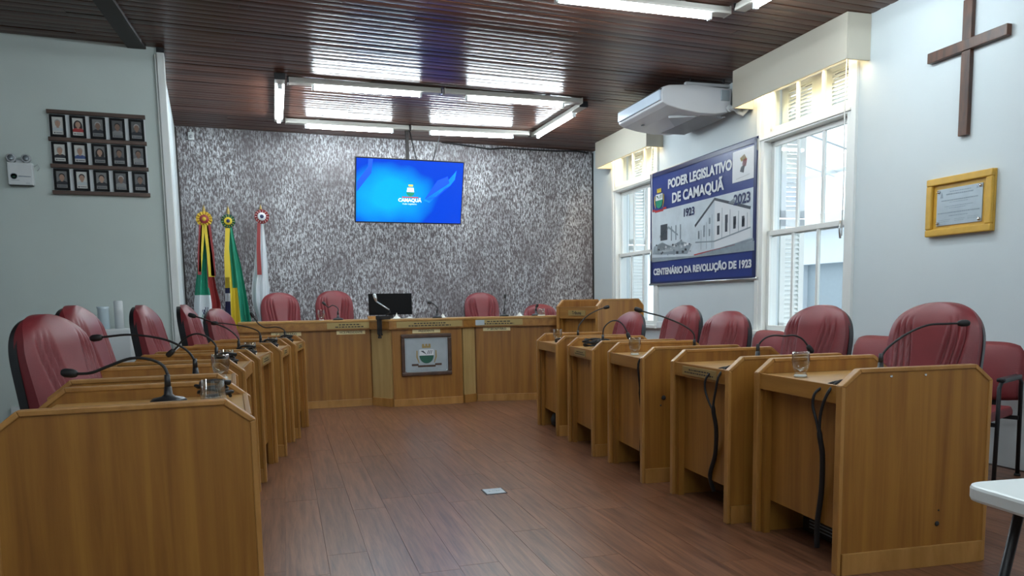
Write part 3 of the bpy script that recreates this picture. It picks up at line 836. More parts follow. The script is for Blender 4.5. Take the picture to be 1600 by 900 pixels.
# right building: two faces, cornice
pq((1.02, pz0 + .06), (1.46, pz0 + .03), (1.46, pz1 - .03), (1.05, pz1 - .29), mi=0)
pq((1.46, pz0 + .03), (2.20, pz0 + .14), (2.18, pz1 - .22), (1.46, pz1 - .03), mi=2)
# left ruin
pq((.14, pz0 + .12), (.80, pz0 + .10), (.80, pz1 - .30), (.72, pz1 - .26), (.62, pz1 - .34), (.45, pz1 - .20), (.28, pz1 - .30), (.14, pz1 - .33), mi=0)
pq((.06, pz0 + .10), (.86, pz0 + .05), (.95, pz0 + .16), (.70, pz0 + .22), (.5, pz0 + .17), (.3, pz0 + .24), (.10, pz0 + .20), mi=1)
flat(ppoly, Y1, 'printed_building', ['print_photo', 'print_grey', 'print_white'], bn)
ppoly = []
Y2 = -B - .0036
# dark details: doorway of the ruin, windows, cornices, pilasters
rect(.26, .42, pz0 + .26, pz0 + .46, 0); pq((.24, pz1 - .32), (.45, pz1 - .22), (.66, pz1 - .34), (.66, pz1 - .36), (.45, pz1 - .25), (.24, pz1 - .35), mi=1)
for x in (.50, .60, .70): rect(x, x + .025, pz0 + .24, pz0 + .42, 1)
for i in range(26):
    x, z = .08 + random.random() * .85, pz0 + .06 + random.random() * .16; d_ = .012 + random.random() * .02
    pq((x, z), (x + d_ * 1.6, z - d_ * .3), (x + d_ * 1.9, z + d_ * .6), (x + d_ * .4, z + d_), mi=random.choice((0, 1, 2)))
pq((1.03, pz1 - .30), (1.46, pz1 - .04), (1.46, pz1 - .01), (1.02, pz1 - .27), mi=0)
pq((1.46, pz1 - .04), (2.19, pz1 - .22), (2.20, pz1 - .19), (1.46, pz1 - .01), mi=0)
pq((1.75, pz1 - .10), (1.86, pz1 - .07), (1.96, pz1 - .13), (1.95, pz1 - .15), mi=1)
pq((1.46, pz0 + .16), (2.20, pz0 + .25), (2.20, pz0 + .235), (1.46, pz0 + .145), mi=1)
pq((1.04, pz0 + .18), (1.46, pz0 + .16), (1.46, pz0 + .145), (1.04, pz0 + .165), mi=1)
for k in range(4):
    x = 1.52 + k * .17; zb = pz0 + .22 + k * .018; zt = pz1 - .17 - k * .035
    rect(x, x + .055, zt - .11, zt - .02, 0); rect(x, x + .05, zb, zb + .10, 0); rect(x + .10, x + .108, zb - .05, zt + .03, 1)
for k in range(3):
    x = 1.10 + k * .12; zt = pz1 - .34 + k * .075
    rect(x, x + .035, zt - .10, zt - .03, 1); rect(x, x + .03, pz0 + .22, pz0 + .30, 1); rect(x + .065, x + .071, pz0 + .08, zt, 1)
pq((1.02, pz0 + .02), (2.28, pz0 + .13), (2.30, pz0 + .105), (1.2, pz0 - .0 + .005), mi=1)
pq((1.0, pz0 + .035), (1.9, pz0 + .09), (1.9, pz0 + .08), (1.02, pz0 + .022), mi=3)
flat(ppoly, Y2, 'printed_detail', ['print_dark', 'print_grey', 'print_white', 'red_print'], bn)
lay(bn, 'PODER LEGISLATIVO', .152, 'print_white', 1.20, -B - .002, bh - .20, .006, 1.01)
lay(bn, 'DE CAMAQUÃ', .165, 'print_white', 1.17, -B - .002, bh - .385, .006, 1.08)
lay(bn, '1923', .130, 'print_navy', 1.01, -B - .006, pz1 - .105, .004, 1.08)
lay(bn, '2023', .150, 'print_navy', 2.12, -B - .006, pz1 - .095, .004, 1.05)
lay(bn, 'CENTENÁRIO DA REVOLUÇÃO DE 1923', .112, 'print_white', bw / 2 + .02, -B - .002, .155, .005, 1.10)
def coat(parent, cx, cz, s_, y, m_white='print_white', m_green='green', m_gold='yellow', m_red='red_print', dark='dark_green'):
    R_ = lambda x0, x1, z0_, z1_: [(cx + x0 * s_, cz + z0_ * s_), (cx + x1 * s_, cz + z0_ * s_), (cx + x1 * s_, cz + z1_ * s_), (cx + x0 * s_, cz + z1_ * s_)]
    pl = [(ell(cx, cz, .5 * s_, .55 * s_, 16, PI, 2 * PI), 1), (R_(-.5, .5, 0, .42), 0), (R_(-.30, .30, .52, .66), 2)]
    pl += [(R_(x - .075, x + .075, .66, .80), 2) for x in (-.22, 0, .22)]
    pl += [(R_(-.62, .62, -.80, -.66), 3), (R_(-1.05, -.58, -.70, -.56), 3), (R_(.58, 1.05, -.70, -.56), 3)]
    for sg in (-1, 1):       # laurel branches either side
        pl.append(([(cx + sg * a * s_, cz + b_ * s_) for a, b_ in ((.56, -.5), (.72, -.1), (.70, .35), (.62, .35), (.62, -.1), (.50, -.5))][::sg], 2))
    flat(pl, y, 'coat_of_arms', [m_white, m_green, m_gold, m_red], parent)
    mk = [([(cx - .42 * s_, cz + .32 * s_), (cx - .22 * s_, cz + .34 * s_), (cx + .02 * s_, cz + .06 * s_), (cx - .16 * s_, cz + .16 * s_)], 0)]
    mk += [([(cx + (x - .03) * s_, cz + .10 * s_), (cx + (x + .02) * s_, cz + .10 * s_), (cx + (x + .10) * s_, cz + .36 * s_), (cx + (x + .05) * s_, cz + .36 * s_)], 0) for x in (.08, .20, .32)]
    flat(mk, y - .001, 'coat_of_arms_charge', [dark], parent)
coat(bn, .25, bh - .36, .185, -B - .002)
flat([([(1.93, bh - .40), (2.32, bh - .40), (2.32, bh - .075), (1.93, bh - .075)], 0), ([(2.07, bh - .16), (2.15, bh - .13), (2.19, bh - .18), (2.09, bh - .20)], 1), ([(2.12, bh - .19), (2.20, bh - .18), (2.18, bh - .26), (2.11, bh - .25)], 2), ([(2.09, bh - .25), (2.16, bh - .24), (2.14, bh - .32), (2.07, bh - .30)], 3), ([(2.00, bh - .365), (2.25, bh - .345), (2.25, bh - .352), (2.00, bh - .372)], 3)],
     -B - .002, 'printed_badge', ['print_white', 'gold_yellow', 'red_print', 'print_dark'], bn)

# ================================================================== CROSS, PLAQUE
loc, rz = on_wall(-.677, 2.325, .002)
cr = thing('wooden_cross', loc, rz, 'dark varnished wooden cross on the wall above the plaque', 'cross')
MB().box(-.038, .038, -.035, 0, 0, .935).build('upright', 'cross_wood', cr, .004)
o = MB().box(-.33, .33, -.045, -.002, .585, .660).build('crossbar', 'cross_wood', cr, .004)
loc, rz = on_wall(-.385, 1.63, .002)
pq_ = thing('wall_plaque', loc, rz, 'golden framed metal plaque below the cross', 'plaque')
pwid, phei = .565, .425
MB().box(0, pwid, -.018, 0, 0, phei).build('board', 'plaque_gold', pq_, .003)
fr = MB(); t_ = .052
for a in ((0, pwid, 0, t_), (0, pwid, phei - t_, phei), (0, t_, t_, phei - t_), (pwid - t_, pwid, t_, phei - t_)):
    fr.box(a[0], a[1], -.045, -.018, a[2], a[3])
fr.build('frame', 'plaque_gold', pq_, .008)
pl_ = MB().box(.088, pwid - .088, -.026, -.018, .075, phei - .085).build('metal_plate', 'steel_plate', pq_)
for x in (.105, pwid - .105):
    for z in (.092, phei - .102):
        MB().lathe([(.011, 0), (.011, -.010), (.006, -.014), (0, -.014)], 12, 0, (x, -.026, z), 'y').build('screw', 'chrome', pl_)
tl = []
def dash(x0, x1, z, h=.004):
    x = x0
    while x < x1:
        w_ = random.uniform(.006, .02); tl.append(([(x, z), (min(x + w_, x1), z), (min(x + w_, x1), z + h), (x, z + h)], 0)); x += w_ + .004
for x0, x1, z, h in ((.20, .38, .312, .006), (.17, .40, .292, .009), (.13, .44, .250, .007), (.20, .36, .236, .004), (.16, .40, .208, .004), (.2, .34, .194, .004), (.10, .46, .160, .008), (.20, .36, .138, .005), (.11, .21, .112, .003), (.25, .34, .112, .003), (.36, .45, .118, .003), (.11, .2, .1, .003), (.25, .33, .1, .003), (.36, .44, .106, .003)):
    dash(x0, x1, z, h)
tl += [([(.118, .275), (.142, .275), (.138, .30), (.130, .318), (.122, .30)], 0), ([(.425, .305), (.445, .315), (.425, .325), (.430, .315)], 0)]
flat(tl, -.0262, 'engraving', ['print_grey'], pl_)['kind'] = 'stuff'

# wall socket under the far window
loc, rz = on_wall(3.86, .82, .002)
so = thing('wall_socket', loc, rz, 'white surface socket box on the wall under the banner', 'socket')
MB().box(-.12, .12, -.045, 0, 0, .085).build('box', 'white_plastic', so, .006)
MB().box(-.05, .05, -.048, -.044, .02, .065).build('cover', 'white_paint', so)

# ================================================================== DESKS
# local: x from the aisle side (front) to the chair side, y along the row, origin at front edge, middle
def panel_poly(D, zc, zt, ch, inset=0, z0=0):
    i = inset; k = i * .414
    return [(i, z0 + i * 0), (D - i, z0), (D - i, zc - k), (D - ch - k, zt - i), (ch + k, zt - i), (i, zc - k)]
def make_desk(name, loc, rz, D, Wd, zc, zt, ztop, label, group, ch=.085, cat='desk', front_z0=.17, apron_h=.075, th=.040, plate=None, base_out=True):
    t = thing(name, loc, rz, label, cat, group)
    for sgn in (-1, 1):
        yc = sgn * (Wd / 2)
        sp = MB().prism(panel_poly(D, zc, zt, ch, .016), yc - th / 2 + .005, yc + th / 2 - .005, 'y').build('side_panel', 'desk_wood', t)
        # edge band: frame of light wood around front, chamfers, top and back
        o_, i_ = panel_poly(D, zc, zt, ch, 0), panel_poly(D, zc, zt, ch, .018)
        m = MB()
        for a in range(1, 6):
            b_ = (a + 1) % 6
            q = [o_[a], o_[b_], i_[b_], i_[a]]
            m.prism(q[::-1], yc - th / 2, yc + th / 2, 'y')
        m.build('edge_band', 'desk_edge', sp, .0035)
        yo = yc + sgn * (th / 2 - .005)
        MB().box(.02, D - .02, min(yo, yo + sgn * .012), max(yo, yo + sgn * .012), 0, .095).build('baseboard', 'desk_edge', sp, .002)
    y0, y1 = -Wd / 2 + th / 2 - .004, Wd / 2 - th / 2 + .004
    MB().box(.065, .083, y0, y1, front_z0, ztop - apron_h).build('front_panel', 'desk_wood', t)
    for a_, b_ in ((y0, y0 + .032), (y1 - .032, y1)): MB().box(.030, .065, a_, b_, 0, ztop - apron_h).build('cleat', 'desk_wood', t)
    ap = MB().box(.012, .030, y0, y1, ztop - apron_h, ztop + .004).build('apron', 'desk_wood_across', t, .002)
    MB().box(.030, D - .06, y0, y1, ztop - .022, ztop).build('worktop', 'worktop_wood', t, .002)
    if plate:
        w_, h_ = plate
        pz = ztop - apron_h / 2 - h_ / 2 + .002
        p = MB().box(.007, .013, -w_ / 2, w_ / 2, pz, pz + h_).build('nameplate', 'plate_gold', t, .001)
        m = MB()
        for zz, f in ((.58, .62), (.25, .85)):
            y = -w_ / 2 * f
            while y < w_ / 2 * f:
                l_ = random.uniform(.010, .028); m.box(.0062, .0072, y, min(y + l_, w_ / 2 * f), pz + h_ * zz, pz + h_ * (zz + .16)); y += l_ + .008
        m.build('engraving', 'plate_ink', p)['kind'] = 'stuff'
    return t
rad = math.radians
R_DESKS = []
r_spec = [  # middle of the front edge, turn of the row, plate
    ((2.505, 2.785), 9, None, 'nearest in the right row, whole side panel facing the camera'),
    ((2.555, 3.61), 8, (.40, .05), 'second in the right row, with dark nameplate and doubled cable'),
    ((2.64, 4.585), 10, None, 'third in the right row, thick single cable down its front'),
    ((2.75, 5.49), 10, (.30, .05), 'fourth in the right row, coiled black cable on top'),
    ((2.88, 6.43), 9, None, 'fifth and farthest in the right row, beside the bench')]
for (x, y), a, pl_, lb in r_spec:
    R_DESKS.append(make_desk('council_desk', (x, y, 0), rad(-a), .755, .66, .822, .892, .816, 'wooden council desk, ' + lb, 'desks of the right row', plate=pl_))
L_DESKS = []
l_spec = [
    ((.130, 2.865), 1.5, None, 'nearest in the left row, side panel filling the lower left corner'),
    ((.117, 3.87), 1.5, None, 'second in the left row from the camera'),
    ((.215, 4.80), 7, None, 'third in the left row from the camera'),
    ((.375, 5.72), 11, (.34, .05), 'fourth in the left row, wide nameplate on its apron'),
    ((.590, 6.60), 11, (.22, .045), 'fifth in the left row, next to the farthest'),
    ((.795, 7.40), 13, (.26, .045), 'sixth in the left row, closest to the bench')]
for (x, y), a, pl_, lb in l_spec:
    L_DESKS.append(make_desk('council_desk', (x, y, 0), rad(180 - a), .735, .66, .845, .914, .855, 'wooden council desk, ' + lb, 'desks of the left row', plate=pl_))
# drilled holes and screws on the panels facing the camera
def panel_mark(desk, pts, sgn, Wd=.66, th=.04):
    for x, z, r_, mt in pts:
        MB().lathe([(r_, 0), (r_ * .8, .003 * sgn), (0, .003 * sgn)], 12, 0, (x, sgn * (Wd / 2 + th / 2 - .005), z), 'y').build('drill_hole' if mt == 'black_rubber' else 'screw', mt, desk)
panel_mark(R_DESKS[0], [(.50, .19, .012, 'black_rubber'), (.505, .25, .004, 'black_rubber'), (.24, .855, .007, 'chrome'), (.41, .855, .007, 'chrome')], -1)
panel_mark(R_DESKS[2], [(.15, .56, .016, 'black_rubber'), (.13, .51, .006, 'black_rubber')], -1)

# lectern
lc = make_desk('lectern', (3.865, 7.77, 0), rad(10), .66, .74, 1.135, 1.212, 1.125, 'tall wooden lectern with small nameplate between the bench and the window wall', None, .075, 'lectern', .10, .13, .045)
p = MB().box(.004, .013, -.16, .16, 1.03, 1.09).build('nameplate', 'plate_gold', lc, .001)
me = text_mesh('Tribuna', .055, 'plate_ink', .001)
o = link('lettering', me, p); o.location = (.0035, 0, 1.06); o.rotation_euler = (0, 0, -PI / 2)

# ================================================================== PRESIDING BENCH
def offs(poly, d):
    out = []
    n_ = len(poly)
    for i in range(n_):
        a = Vector(poly[max(i - 1, 0)]); b_ = Vector(poly[i]); c = Vector(poly[min(i + 1, n_ - 1)])
        d1 = (b_ - a).normalized() if i else (c - b_).normalized()
        d2 = (c - b_).normalized() if i < n_ - 1 else d1
        nn = (Vector((-d1.y, d1.x)) + Vector((-d2.y, d2.x))).normalized()
        k = d / max(.5, nn.dot(Vector((-d1.y, d1.x))))
        out.append(b_ + nn * k)
    return out
FL = [(.30, 9.10), (1.77, 9.01), (1.95, 8.73), (2.80, 8.67), (2.985, 8.74), (4.02, 8.40)]     # front line, left to right
dais = struct(MB().prism([(XL + .001, 9.4), (1.9, 9.35), (3.0, 9.3), (3.9, 9.2), (5.55, 9.35), (5.68, YB), (XL + .001, YB)], 0, .2, 'z').build('floor_dais', 'floor_wood'))
dais['label'] = 'low wooden platform behind the presiding bench'
bench = thing('presiding_bench', (2.3, 8.9, 0), 0, 'long angled wooden presiding bench in front of the back wall', 'bench')
O = Vector((2.3, 8.9))
def bl(p): return Vector(p) - O
def strip(mb, poly, z0_, z1_, front, back, mi=0):
    a = offs(poly, front); b_ = offs(poly, back)
    pts = [bl(p) for p in a] + [bl(p) for p in b_[::-1]]
    n_ = len(a)
    for i in range(n_ - 1):
        q = [bl(a[i]), bl(a[i + 1]), bl(b_[i + 1]), bl(b_[i])]
        mb.add([(p.x, p.y, z0_) for p in q] + [(p.x, p.y, z1_) for p in q], [(3, 2, 1, 0), (4, 5, 6, 7), (0, 1, 5, 4), (1, 2, 6, 5), (2, 3, 7, 6), (3, 0, 4, 7)], mi)
    return mb
for i in range(5):
    a, b_ = FL[i], FL[i + 1]
    beige = i in (1, 3)
    nm = 'pilaster' if beige else 'front_panel'
    d_ = (Vector(b_) - Vector(a)).normalized(); g = .010
    seg = [Vector(a) + d_ * g, Vector(b_) - d_ * g]
    strip(MB(), [tuple(seg[0]), tuple(seg[1])], .075 if not beige else .10, .915, 0, .03).build(nm, 'pilaster_beige' if beige else 'desk_wood', bench)
    strip(MB(), [tuple(seg[0]), tuple(seg[1])], 0, .085 if not beige else .10, -.018, .03).build('baseboard', 'desk_edge', bench, .002)
strip(MB(), FL, .02, .92, .030, .048).build('carcass', 'desk_wood', bench)
strip(MB(), FL, .912, 1.0, -.045, -.015).build('fascia', 'desk_wood_across', bench)
strip(MB(), FL, 1.0, 1.022, -.055, .42).build('worktop', 'worktop_wood', bench, .003)
strip(MB(), FL, .905, .918, -.040, .03).build('fascia_return', 'desk_wood', bench)
# plates and labels on the bench
def bench_frame(i, f, out, z):
    a, b_ = Vector(FL[i]), Vector(FL[i + 1]); d_ = (b_ - a).normalized(); p = a.lerp(b_, f) + Vector((d_.y, -d_.x)) * out
    return (p.x, p.y, z), math.atan2(d_.y, d_.x)
def at_bench(o, i, f, out, z):
    l_, r_ = bench_frame(i, f, out, z); o.parent = bench; o.location = (l_[0] - 2.3, l_[1] - 8.9, z); o.rotation_euler = (0, 0, r_); return o
for i, f, w_, mt in ((0, .835, .52, 'plate_gold'), (2, .53, .78, 'plate_gold'), (4, .26, .58, 'steel_plate')):
    o = at_bench(MB().box(-w_ / 2, w_ / 2, -.006, 0, -.036, .036).build('nameplate', mt if mt != 'steel_plate' else 'plate_gold', None, .001), i, f, .046, .958)
    m = MB()
    for zz, fr_ in ((.004, .24), (-.022, .32)):
        x = -w_ * fr_
        while x < w_ * fr_:
            l_ = random.uniform(.015, .04); m.box(x, min(x + l_, w_ * fr_), -.0072, -.0062, zz, zz + .013); x += l_ + .010
    m.build('engraving', 'plate_ink', o)['kind'] = 'stuff'
    if mt == 'steel_plate': MB().box(-w_ / 2 + .01, -w_ / 2 + .12, -.0075, -.006, -.030, .030).build('plate_logo', 'steel_plate', o)
for i, f, txt in ((0, .35, '2º SECRETÁRIO'), (0, .845, 'VICE-PRESIDENTE'), (2, .49, 'PRESIDENTE'), (4, .24, '1º SECRETÁRIO')):
    o = at_bench(MB().box(-.165, .165, -.004, 0, -.022, .022).build('title_label', 'cream_label', None, .001), i, f, .001, .876)
    t_ = text_mesh(txt, .034, 'plate_ink', .0006); k = link('lettering', t_, o); k.location = (0, -.0046, 0)
# municipal plaque
em_ = thing('emblem_plaque', (0, 0, 0), 0, 'framed steel plaque with coat of arms on the front of the bench', 'plaque')
l_, r_ = bench_frame(2, .48, .002, .0)
em_.location = (l_[0], l_[1], .355); em_.rotation_euler = (0, 0, r_)
pw_, ph_ = .60, .49
fr = MB(); t_ = .045
for a in ((-pw_ / 2, pw_ / 2, 0, t_), (-pw_ / 2, pw_ / 2, ph_ - t_, ph_), (-pw_ / 2, -pw_ / 2 + t_, t_, ph_ - t_), (pw_ / 2 - t_, pw_ / 2, t_, ph_ - t_)):
    fr.box(a[0], a[1], -.035, -.0, a[2], a[3])
fr.build('frame', 'frame_wood', em_, .010)
sp = MB().box(-pw_ / 2 + .04, pw_ / 2 - .04, -.014, -.004, .04, ph_ - .04).build('metal_plate', 'steel_plate', em_)
bo = MB(); x_, za, zb = pw_ / 2 - .058, .058, ph_ - .058
for a in ((-x_, x_, za, za + .004), (-x_, x_, zb - .004, zb), (-x_, -x_ + .004, za, zb), (x_ - .004, x_, za, zb)): bo.box(a[0], a[1], -.0150, -.0142, a[2], a[3])
bo.build('engraved_border', 'print_grey', sp)
coat(sp, 0, .235, .17, -.0150, 'print_white', 'dark_green', 'plate_gold', 'frame_wood', 'print_dark')
tl = []
dash(-.13, .13, .075, .006); dash(-.07, .07, .064 - .003, .005)
flat(tl, -.0150, 'engraving', ['print_grey'], sp)['kind'] = 'stuff'
for x in (-pw_ / 2 + .052, pw_ / 2 - .052):
    MB().lathe([(.008, 0), (.008, -.006), (0, -.008)], 10, 0, (x, -.014, .052), 'y').build('screw', 'chrome', sp)

# ================================================================== CHAIRS
def chair_parts():
    """high-backed swivel chair, facing local +x; origin on the floor under the seat"""
    P = {}
    zb, zt = .50, 1.20
    def half(v):
        base = .212 + .024 * math.sin(min(1, v / .8) * PI * .55)
        if v > .62:
            t = min(1, (v - .62) / .38)
            base *= max(0, 1 - t ** 3.1) ** (1 / 2.4)
        return max(base, .002)
    def rv(w): return 1 - (1 - w) ** 1.9
    def back_x(v): return -.30 - .085 * v ** 1.3
    def front_x(u, v):
        th_ = .075 + .115 * (1 - v) ** 1.5
        edge = abs(u) ** 4
        x = back_x(v) + th_ * (1 - .55 * edge) + .012
        if v > .80: x -= .060 * ((v - .80) / .20) ** 2.2
        for k in range(3):
            g = .24 + .15 * k + .34 * max(0, v - .10) ** 1.3
            fade = max(0, min(1, (.90 - v) / .18)) * max(0, min(1, (.93 - g) / .1))
            for sg in (-1, 1):
                x -= .030 * math.exp(-((u - sg * g) / .040) ** 2) * fade
        return x
    N, K = 64, 34
    pad = MB()
    fr_ = lambda u, w: (lambda v: (front_x(2 * u - 1, v), (2 * u - 1) * half(v), zb + (zt - zb) * v))(rv(w))
    bk_ = lambda u, w: (lambda v: (back_x(v), (1 - 2 * u) * half(v) * .985, zb + (zt - zb) * v))(rv(w))
    pad.grid(fr_, N, K, 0, True)
    pad.grid(bk_, 12, K, 0, True)
    for sg in (0, 1):
        pad.grid(lambda u, v: tuple(Vector(fr_(sg, v)).lerp(Vector(bk_(1 - sg, v)), u if sg else 1 - u)), 4, K, 0, True)
    pad.grid(lambda u, v: tuple(Vector(fr_(u, 1)).lerp(Vector(bk_(1 - u, 1)), v)), N, 4, 0, True)
    pad.grid(lambda u, v: tuple(Vector(bk_(1 - u, 0)).lerp(Vector(fr_(u, 0)), v)), 12, 2, 0, True)
    P['backrest'] = (pad.mesh('backrest', 'leather_red'), None)
    sh = MB()
    so_ = lambda u, w: (lambda v: (back_x(v) + .018, (2 * u - 1) * (half(v) + .003), zb - .02 + (zt + .010 - zb) * v))(rv(w))
    sb_ = lambda u, w: (lambda v: (back_x(v) - .030 - .018 * (1 - (2 * u - 1) ** 2), (1 - 2 * u) * half(v) * .97, zb - .02 + (zt + .006 - zb) * v))(rv(w))
    sh.grid(so_, 16, 30, 0, True); sh.grid(sb_, 16, 30, 0, True)
    for sg in (0, 1):
        sh.grid(lambda u, v: tuple(Vector(so_(sg, v)).lerp(Vector(sb_(1 - sg, v)), u if sg else 1 - u)), 3, 30, 0, True)
    sh.grid(lambda u, v: tuple(Vector(so_(u, 1)).lerp(Vector(sb_(1 - u, 1)), v)), 16, 2, 0, True)
    P['back_shell'] = (sh.mesh('back_shell', 'black_plastic'), None)
    st = MB()
    def seat(u, v):
        x = -.22 + .48 * v; y = (2 * u - 1) * (.25 - .03 * abs(2 * v - 1) ** 3)
        return (x, y, .46 + .045 * (1 - abs(2 * u - 1) ** 4) * (1 - max(0, (v - .8) / .2) ** 2 * .8))
    st.grid(lambda u, v: seat(1 - u, v), 16, 14, 0, True)
    st.grid(lambda u, v: (-.22 + .48 * v, (2 * u - 1) * (.25 - .03 * abs(2 * v - 1) ** 3), .40), 8, 14, 0, True)
    for sg in (0, 1): st.grid(lambda u, v: tuple(Vector(seat(sg, v)).lerp(Vector((-.22 + .48 * v, (2 * sg - 1) * (.25 - .03 * abs(2 * v - 1) ** 3), .40)), u if sg == 0 else 1 - u)), 3, 14, 0, True)
    for sv in (0, 1): st.grid(lambda u, v: tuple(Vector(seat(u, sv)).lerp(Vector((-.22 + .48 * sv, (2 * u - 1) * .22, .40)), v if sv == 0 else 1 - v)), 16, 3, 0, True)
    P['seat'] = (st.mesh('seat', 'leather_red'), None)
    P['seat_pan'] = (MB().box(-.2, .22, -.2, .2, .36, .405).bar((-.18, 0, .38), (-.35, 0, .56), .07, .02).mesh('seat_pan', 'black_plastic'), None)
    ar = MB().tube([(-.12, .27, .42), (-.12, .29, .58), (-.05, .29, .65), (.12, .29, .66), (.17, .28, .63)], [.016, .02, .024, .024, .02], 8).tube([(-.12, .20, .39), (-.12, .275, .42)], .016, 8)
    P['armrest'] = (ar.mesh('armrest', 'black_plastic'), 1)
    P['gas_column'] = (MB().lathe([(.03, .10), (.03, .24), (.02, .24), (.02, .37)], 12).mesh('gas_column', 'black_metal'), None)
    P['leg'] = (MB().tube([(0, 0, .11), (.14, 0, .10), (.27, 0, .075)], [.028, .024, .018], 8).mesh('leg', 'black_plastic'), 5)
    P['caster'] = (MB().lathe([(.0, -.022), (.024, -.022), (.028, -.012), (.028, .012), (.024, .022), (0, .022)], 12, 0, (.275, 0, .028), 'y').mesh('caster', 'black_rubber'), 5)
    return P
CP = chair_parts()
def chair(x, y, face, zs, label, group, z=0):
    t = thing('swivel_chair', (x, y, z), rad(face), label, 'chair', group)
    for nm, (me, rep) in CP.items():
        if nm == 'caster': continue
        if rep == 1:
            for sg in (1, -1):
                o = link(nm, me, t); o.scale.y = sg
        elif rep == 5:
            for k in range(5):
                o = link(nm, me, t); o.rotation_euler.z = 2 * PI * k / 5
                link('caster', CP['caster'][0], o)
        else:
            link(nm, me, t)
    t.scale.z = zs
    return t
GL, GR, GB = 'red chairs of the left row', 'red chairs of the right row', 'red chairs behind the presiding bench'
chair(-1.02, 2.95, -5, 1.0, 'red leather swivel chair of the nearest left desk, almost out of the photo', GL)
chair(-.37, 3.91, -27, .985, 'large red leather swivel chair at the left edge, behind the nearest desk', GL)
chair(-.34, 4.81, -15, 1.02, 'red leather swivel chair partly hidden by the chair at the left edge', GL)
chair(-.07, 5.90, -12, 1.02, 'red leather swivel chair standing alone left of the folded door leaf', GL)
chair(.19, 6.74, -8, 1.02, 'red leather swivel chair seen side-on just in front of the folded door leaf', GL)
chair(.40, 7.49, -28, .99, 'red leather swivel chair below the flags, turned to the camera', GL)
chair(3.23, 2.84, 193, .965, 'large red leather swivel chair behind the nearest right desk', GR)
chair(3.18, 3.68, 186, .955, 'red leather swivel chair in front of the near window', GR)
chair(3.20, 4.63, 184, .92, 'red leather swivel chair below the right end of the banner', GR)
chair(3.33, 5.40, 182, .955, 'red leather swivel chair below the left end of the banner', GR)
chair(3.43, 6.44, 180, .905, 'red leather swivel chair in front of the lectern', GR)
def bench_chair(px, top_px, y, face, label):
    p = on_y(px, top_px, y); zs = (p.z - .2) / 1.2
    chair(p.x + .35 * math.cos(rad(face)), y + .35 * math.sin(rad(face)), face, zs, label, GB, .2)
bench_chair(436, 457, 9.95, -84, 'red leather swivel chair behind the bench beside the white flag')
bench_chair(521, 454, 9.95, -94, 'red leather swivel chair behind the bench left of the black monitor')
bench_chair(751, 457, 9.80, -96, 'red leather swivel chair behind the bench right of the coat of arms')
bench_chair(843, 475, 9.75, -100, 'low red leather swivel chair behind the bench next to the lectern')

# visitor chairs along the window wall
def visitor(s, label, turn=0):
    l_ = wallp(s, .52)
    t = thing('visitor_chair', (l_.x, l_.y, 0), WROT + PI + turn, label, 'chair', 'red visitor chairs along the window wall')
    w_ = .27
    bk = MB().grid(lambda u, v: (-.30 + .045 * (1 - abs(2 * u - 1) ** 4) * math.sin(PI * min(1, max(0, v))) ** .4 - .06 * v, (2 * u - 1) * w_ * (1 - .12 * max(0, (v - .75) / .25) ** 2.5), .50 + .36 * v - (.02 * abs(2 * u - 1) ** 5 if v > .8 else 0)), 16, 14, 0, True)
    bk.grid(lambda u, v: (-.315 - .06 * v, (1 - 2 * u) * w_ * (1 - .12 * max(0, (v - .75) / .25) ** 2.5), .50 + .36 * v - (.02 * abs(2 * u - 1) ** 5 if v > .8 else 0)), 16, 14, 0, True)
    o = bk.build('backrest', 'fabric_red', t); sd = o.modifiers.new('thickness', 'SOLIDIFY'); sd.thickness = .022; sd.offset = 1
    MB().prism([(-.24, .40), (.22, .40), (.245, .43), (.22, .47), (-.20, .465), (-.24, .44)], -.25, .25, 'y').build('seat', 'fabric_red', t, .014)
    for sg in (-1, 1):
        y_ = sg * .285
        MB().tube([(.22, y_, .01), (.20, y_, .40), (.20, y_, .62), (.16, y_, .655), (-.20, y_, .655), (-.24, y_, .62), (-.26, y_, .01)], .013, 8).build('leg_frame', 'black_metal', t)
        MB().box(-.17, .18, y_ - .025, y_ + .025, .655, .68).build('armrest', 'black_plastic', t, .008)
        for x_ in (.22, -.26): MB().lathe([(.02, 0), (.018, .015)], 10, 0, (x_, y_, 0)).build('foot', 'black_rubber', t)
    for x_ in (.19, -.22): MB().bar((x_, -.285, .39), (x_, .285, .39), .025).build('cross_rail', 'black_metal', t)
    for y_ in (-.12, .12): MB().bar((-.30, y_, .40), (-.335, y_, .75), .03, .012).build('back_support', 'black_metal', t)
    return t
visitor(-1.20, 'red visitor chair with black arms at the right edge behind the nearest desk', rad(25))
visitor(-.12, 'red visitor chair mostly hidden behind the large chair of the nearest right desk')
visitor(1.32, 'red visitor chair against the wall under the near window')

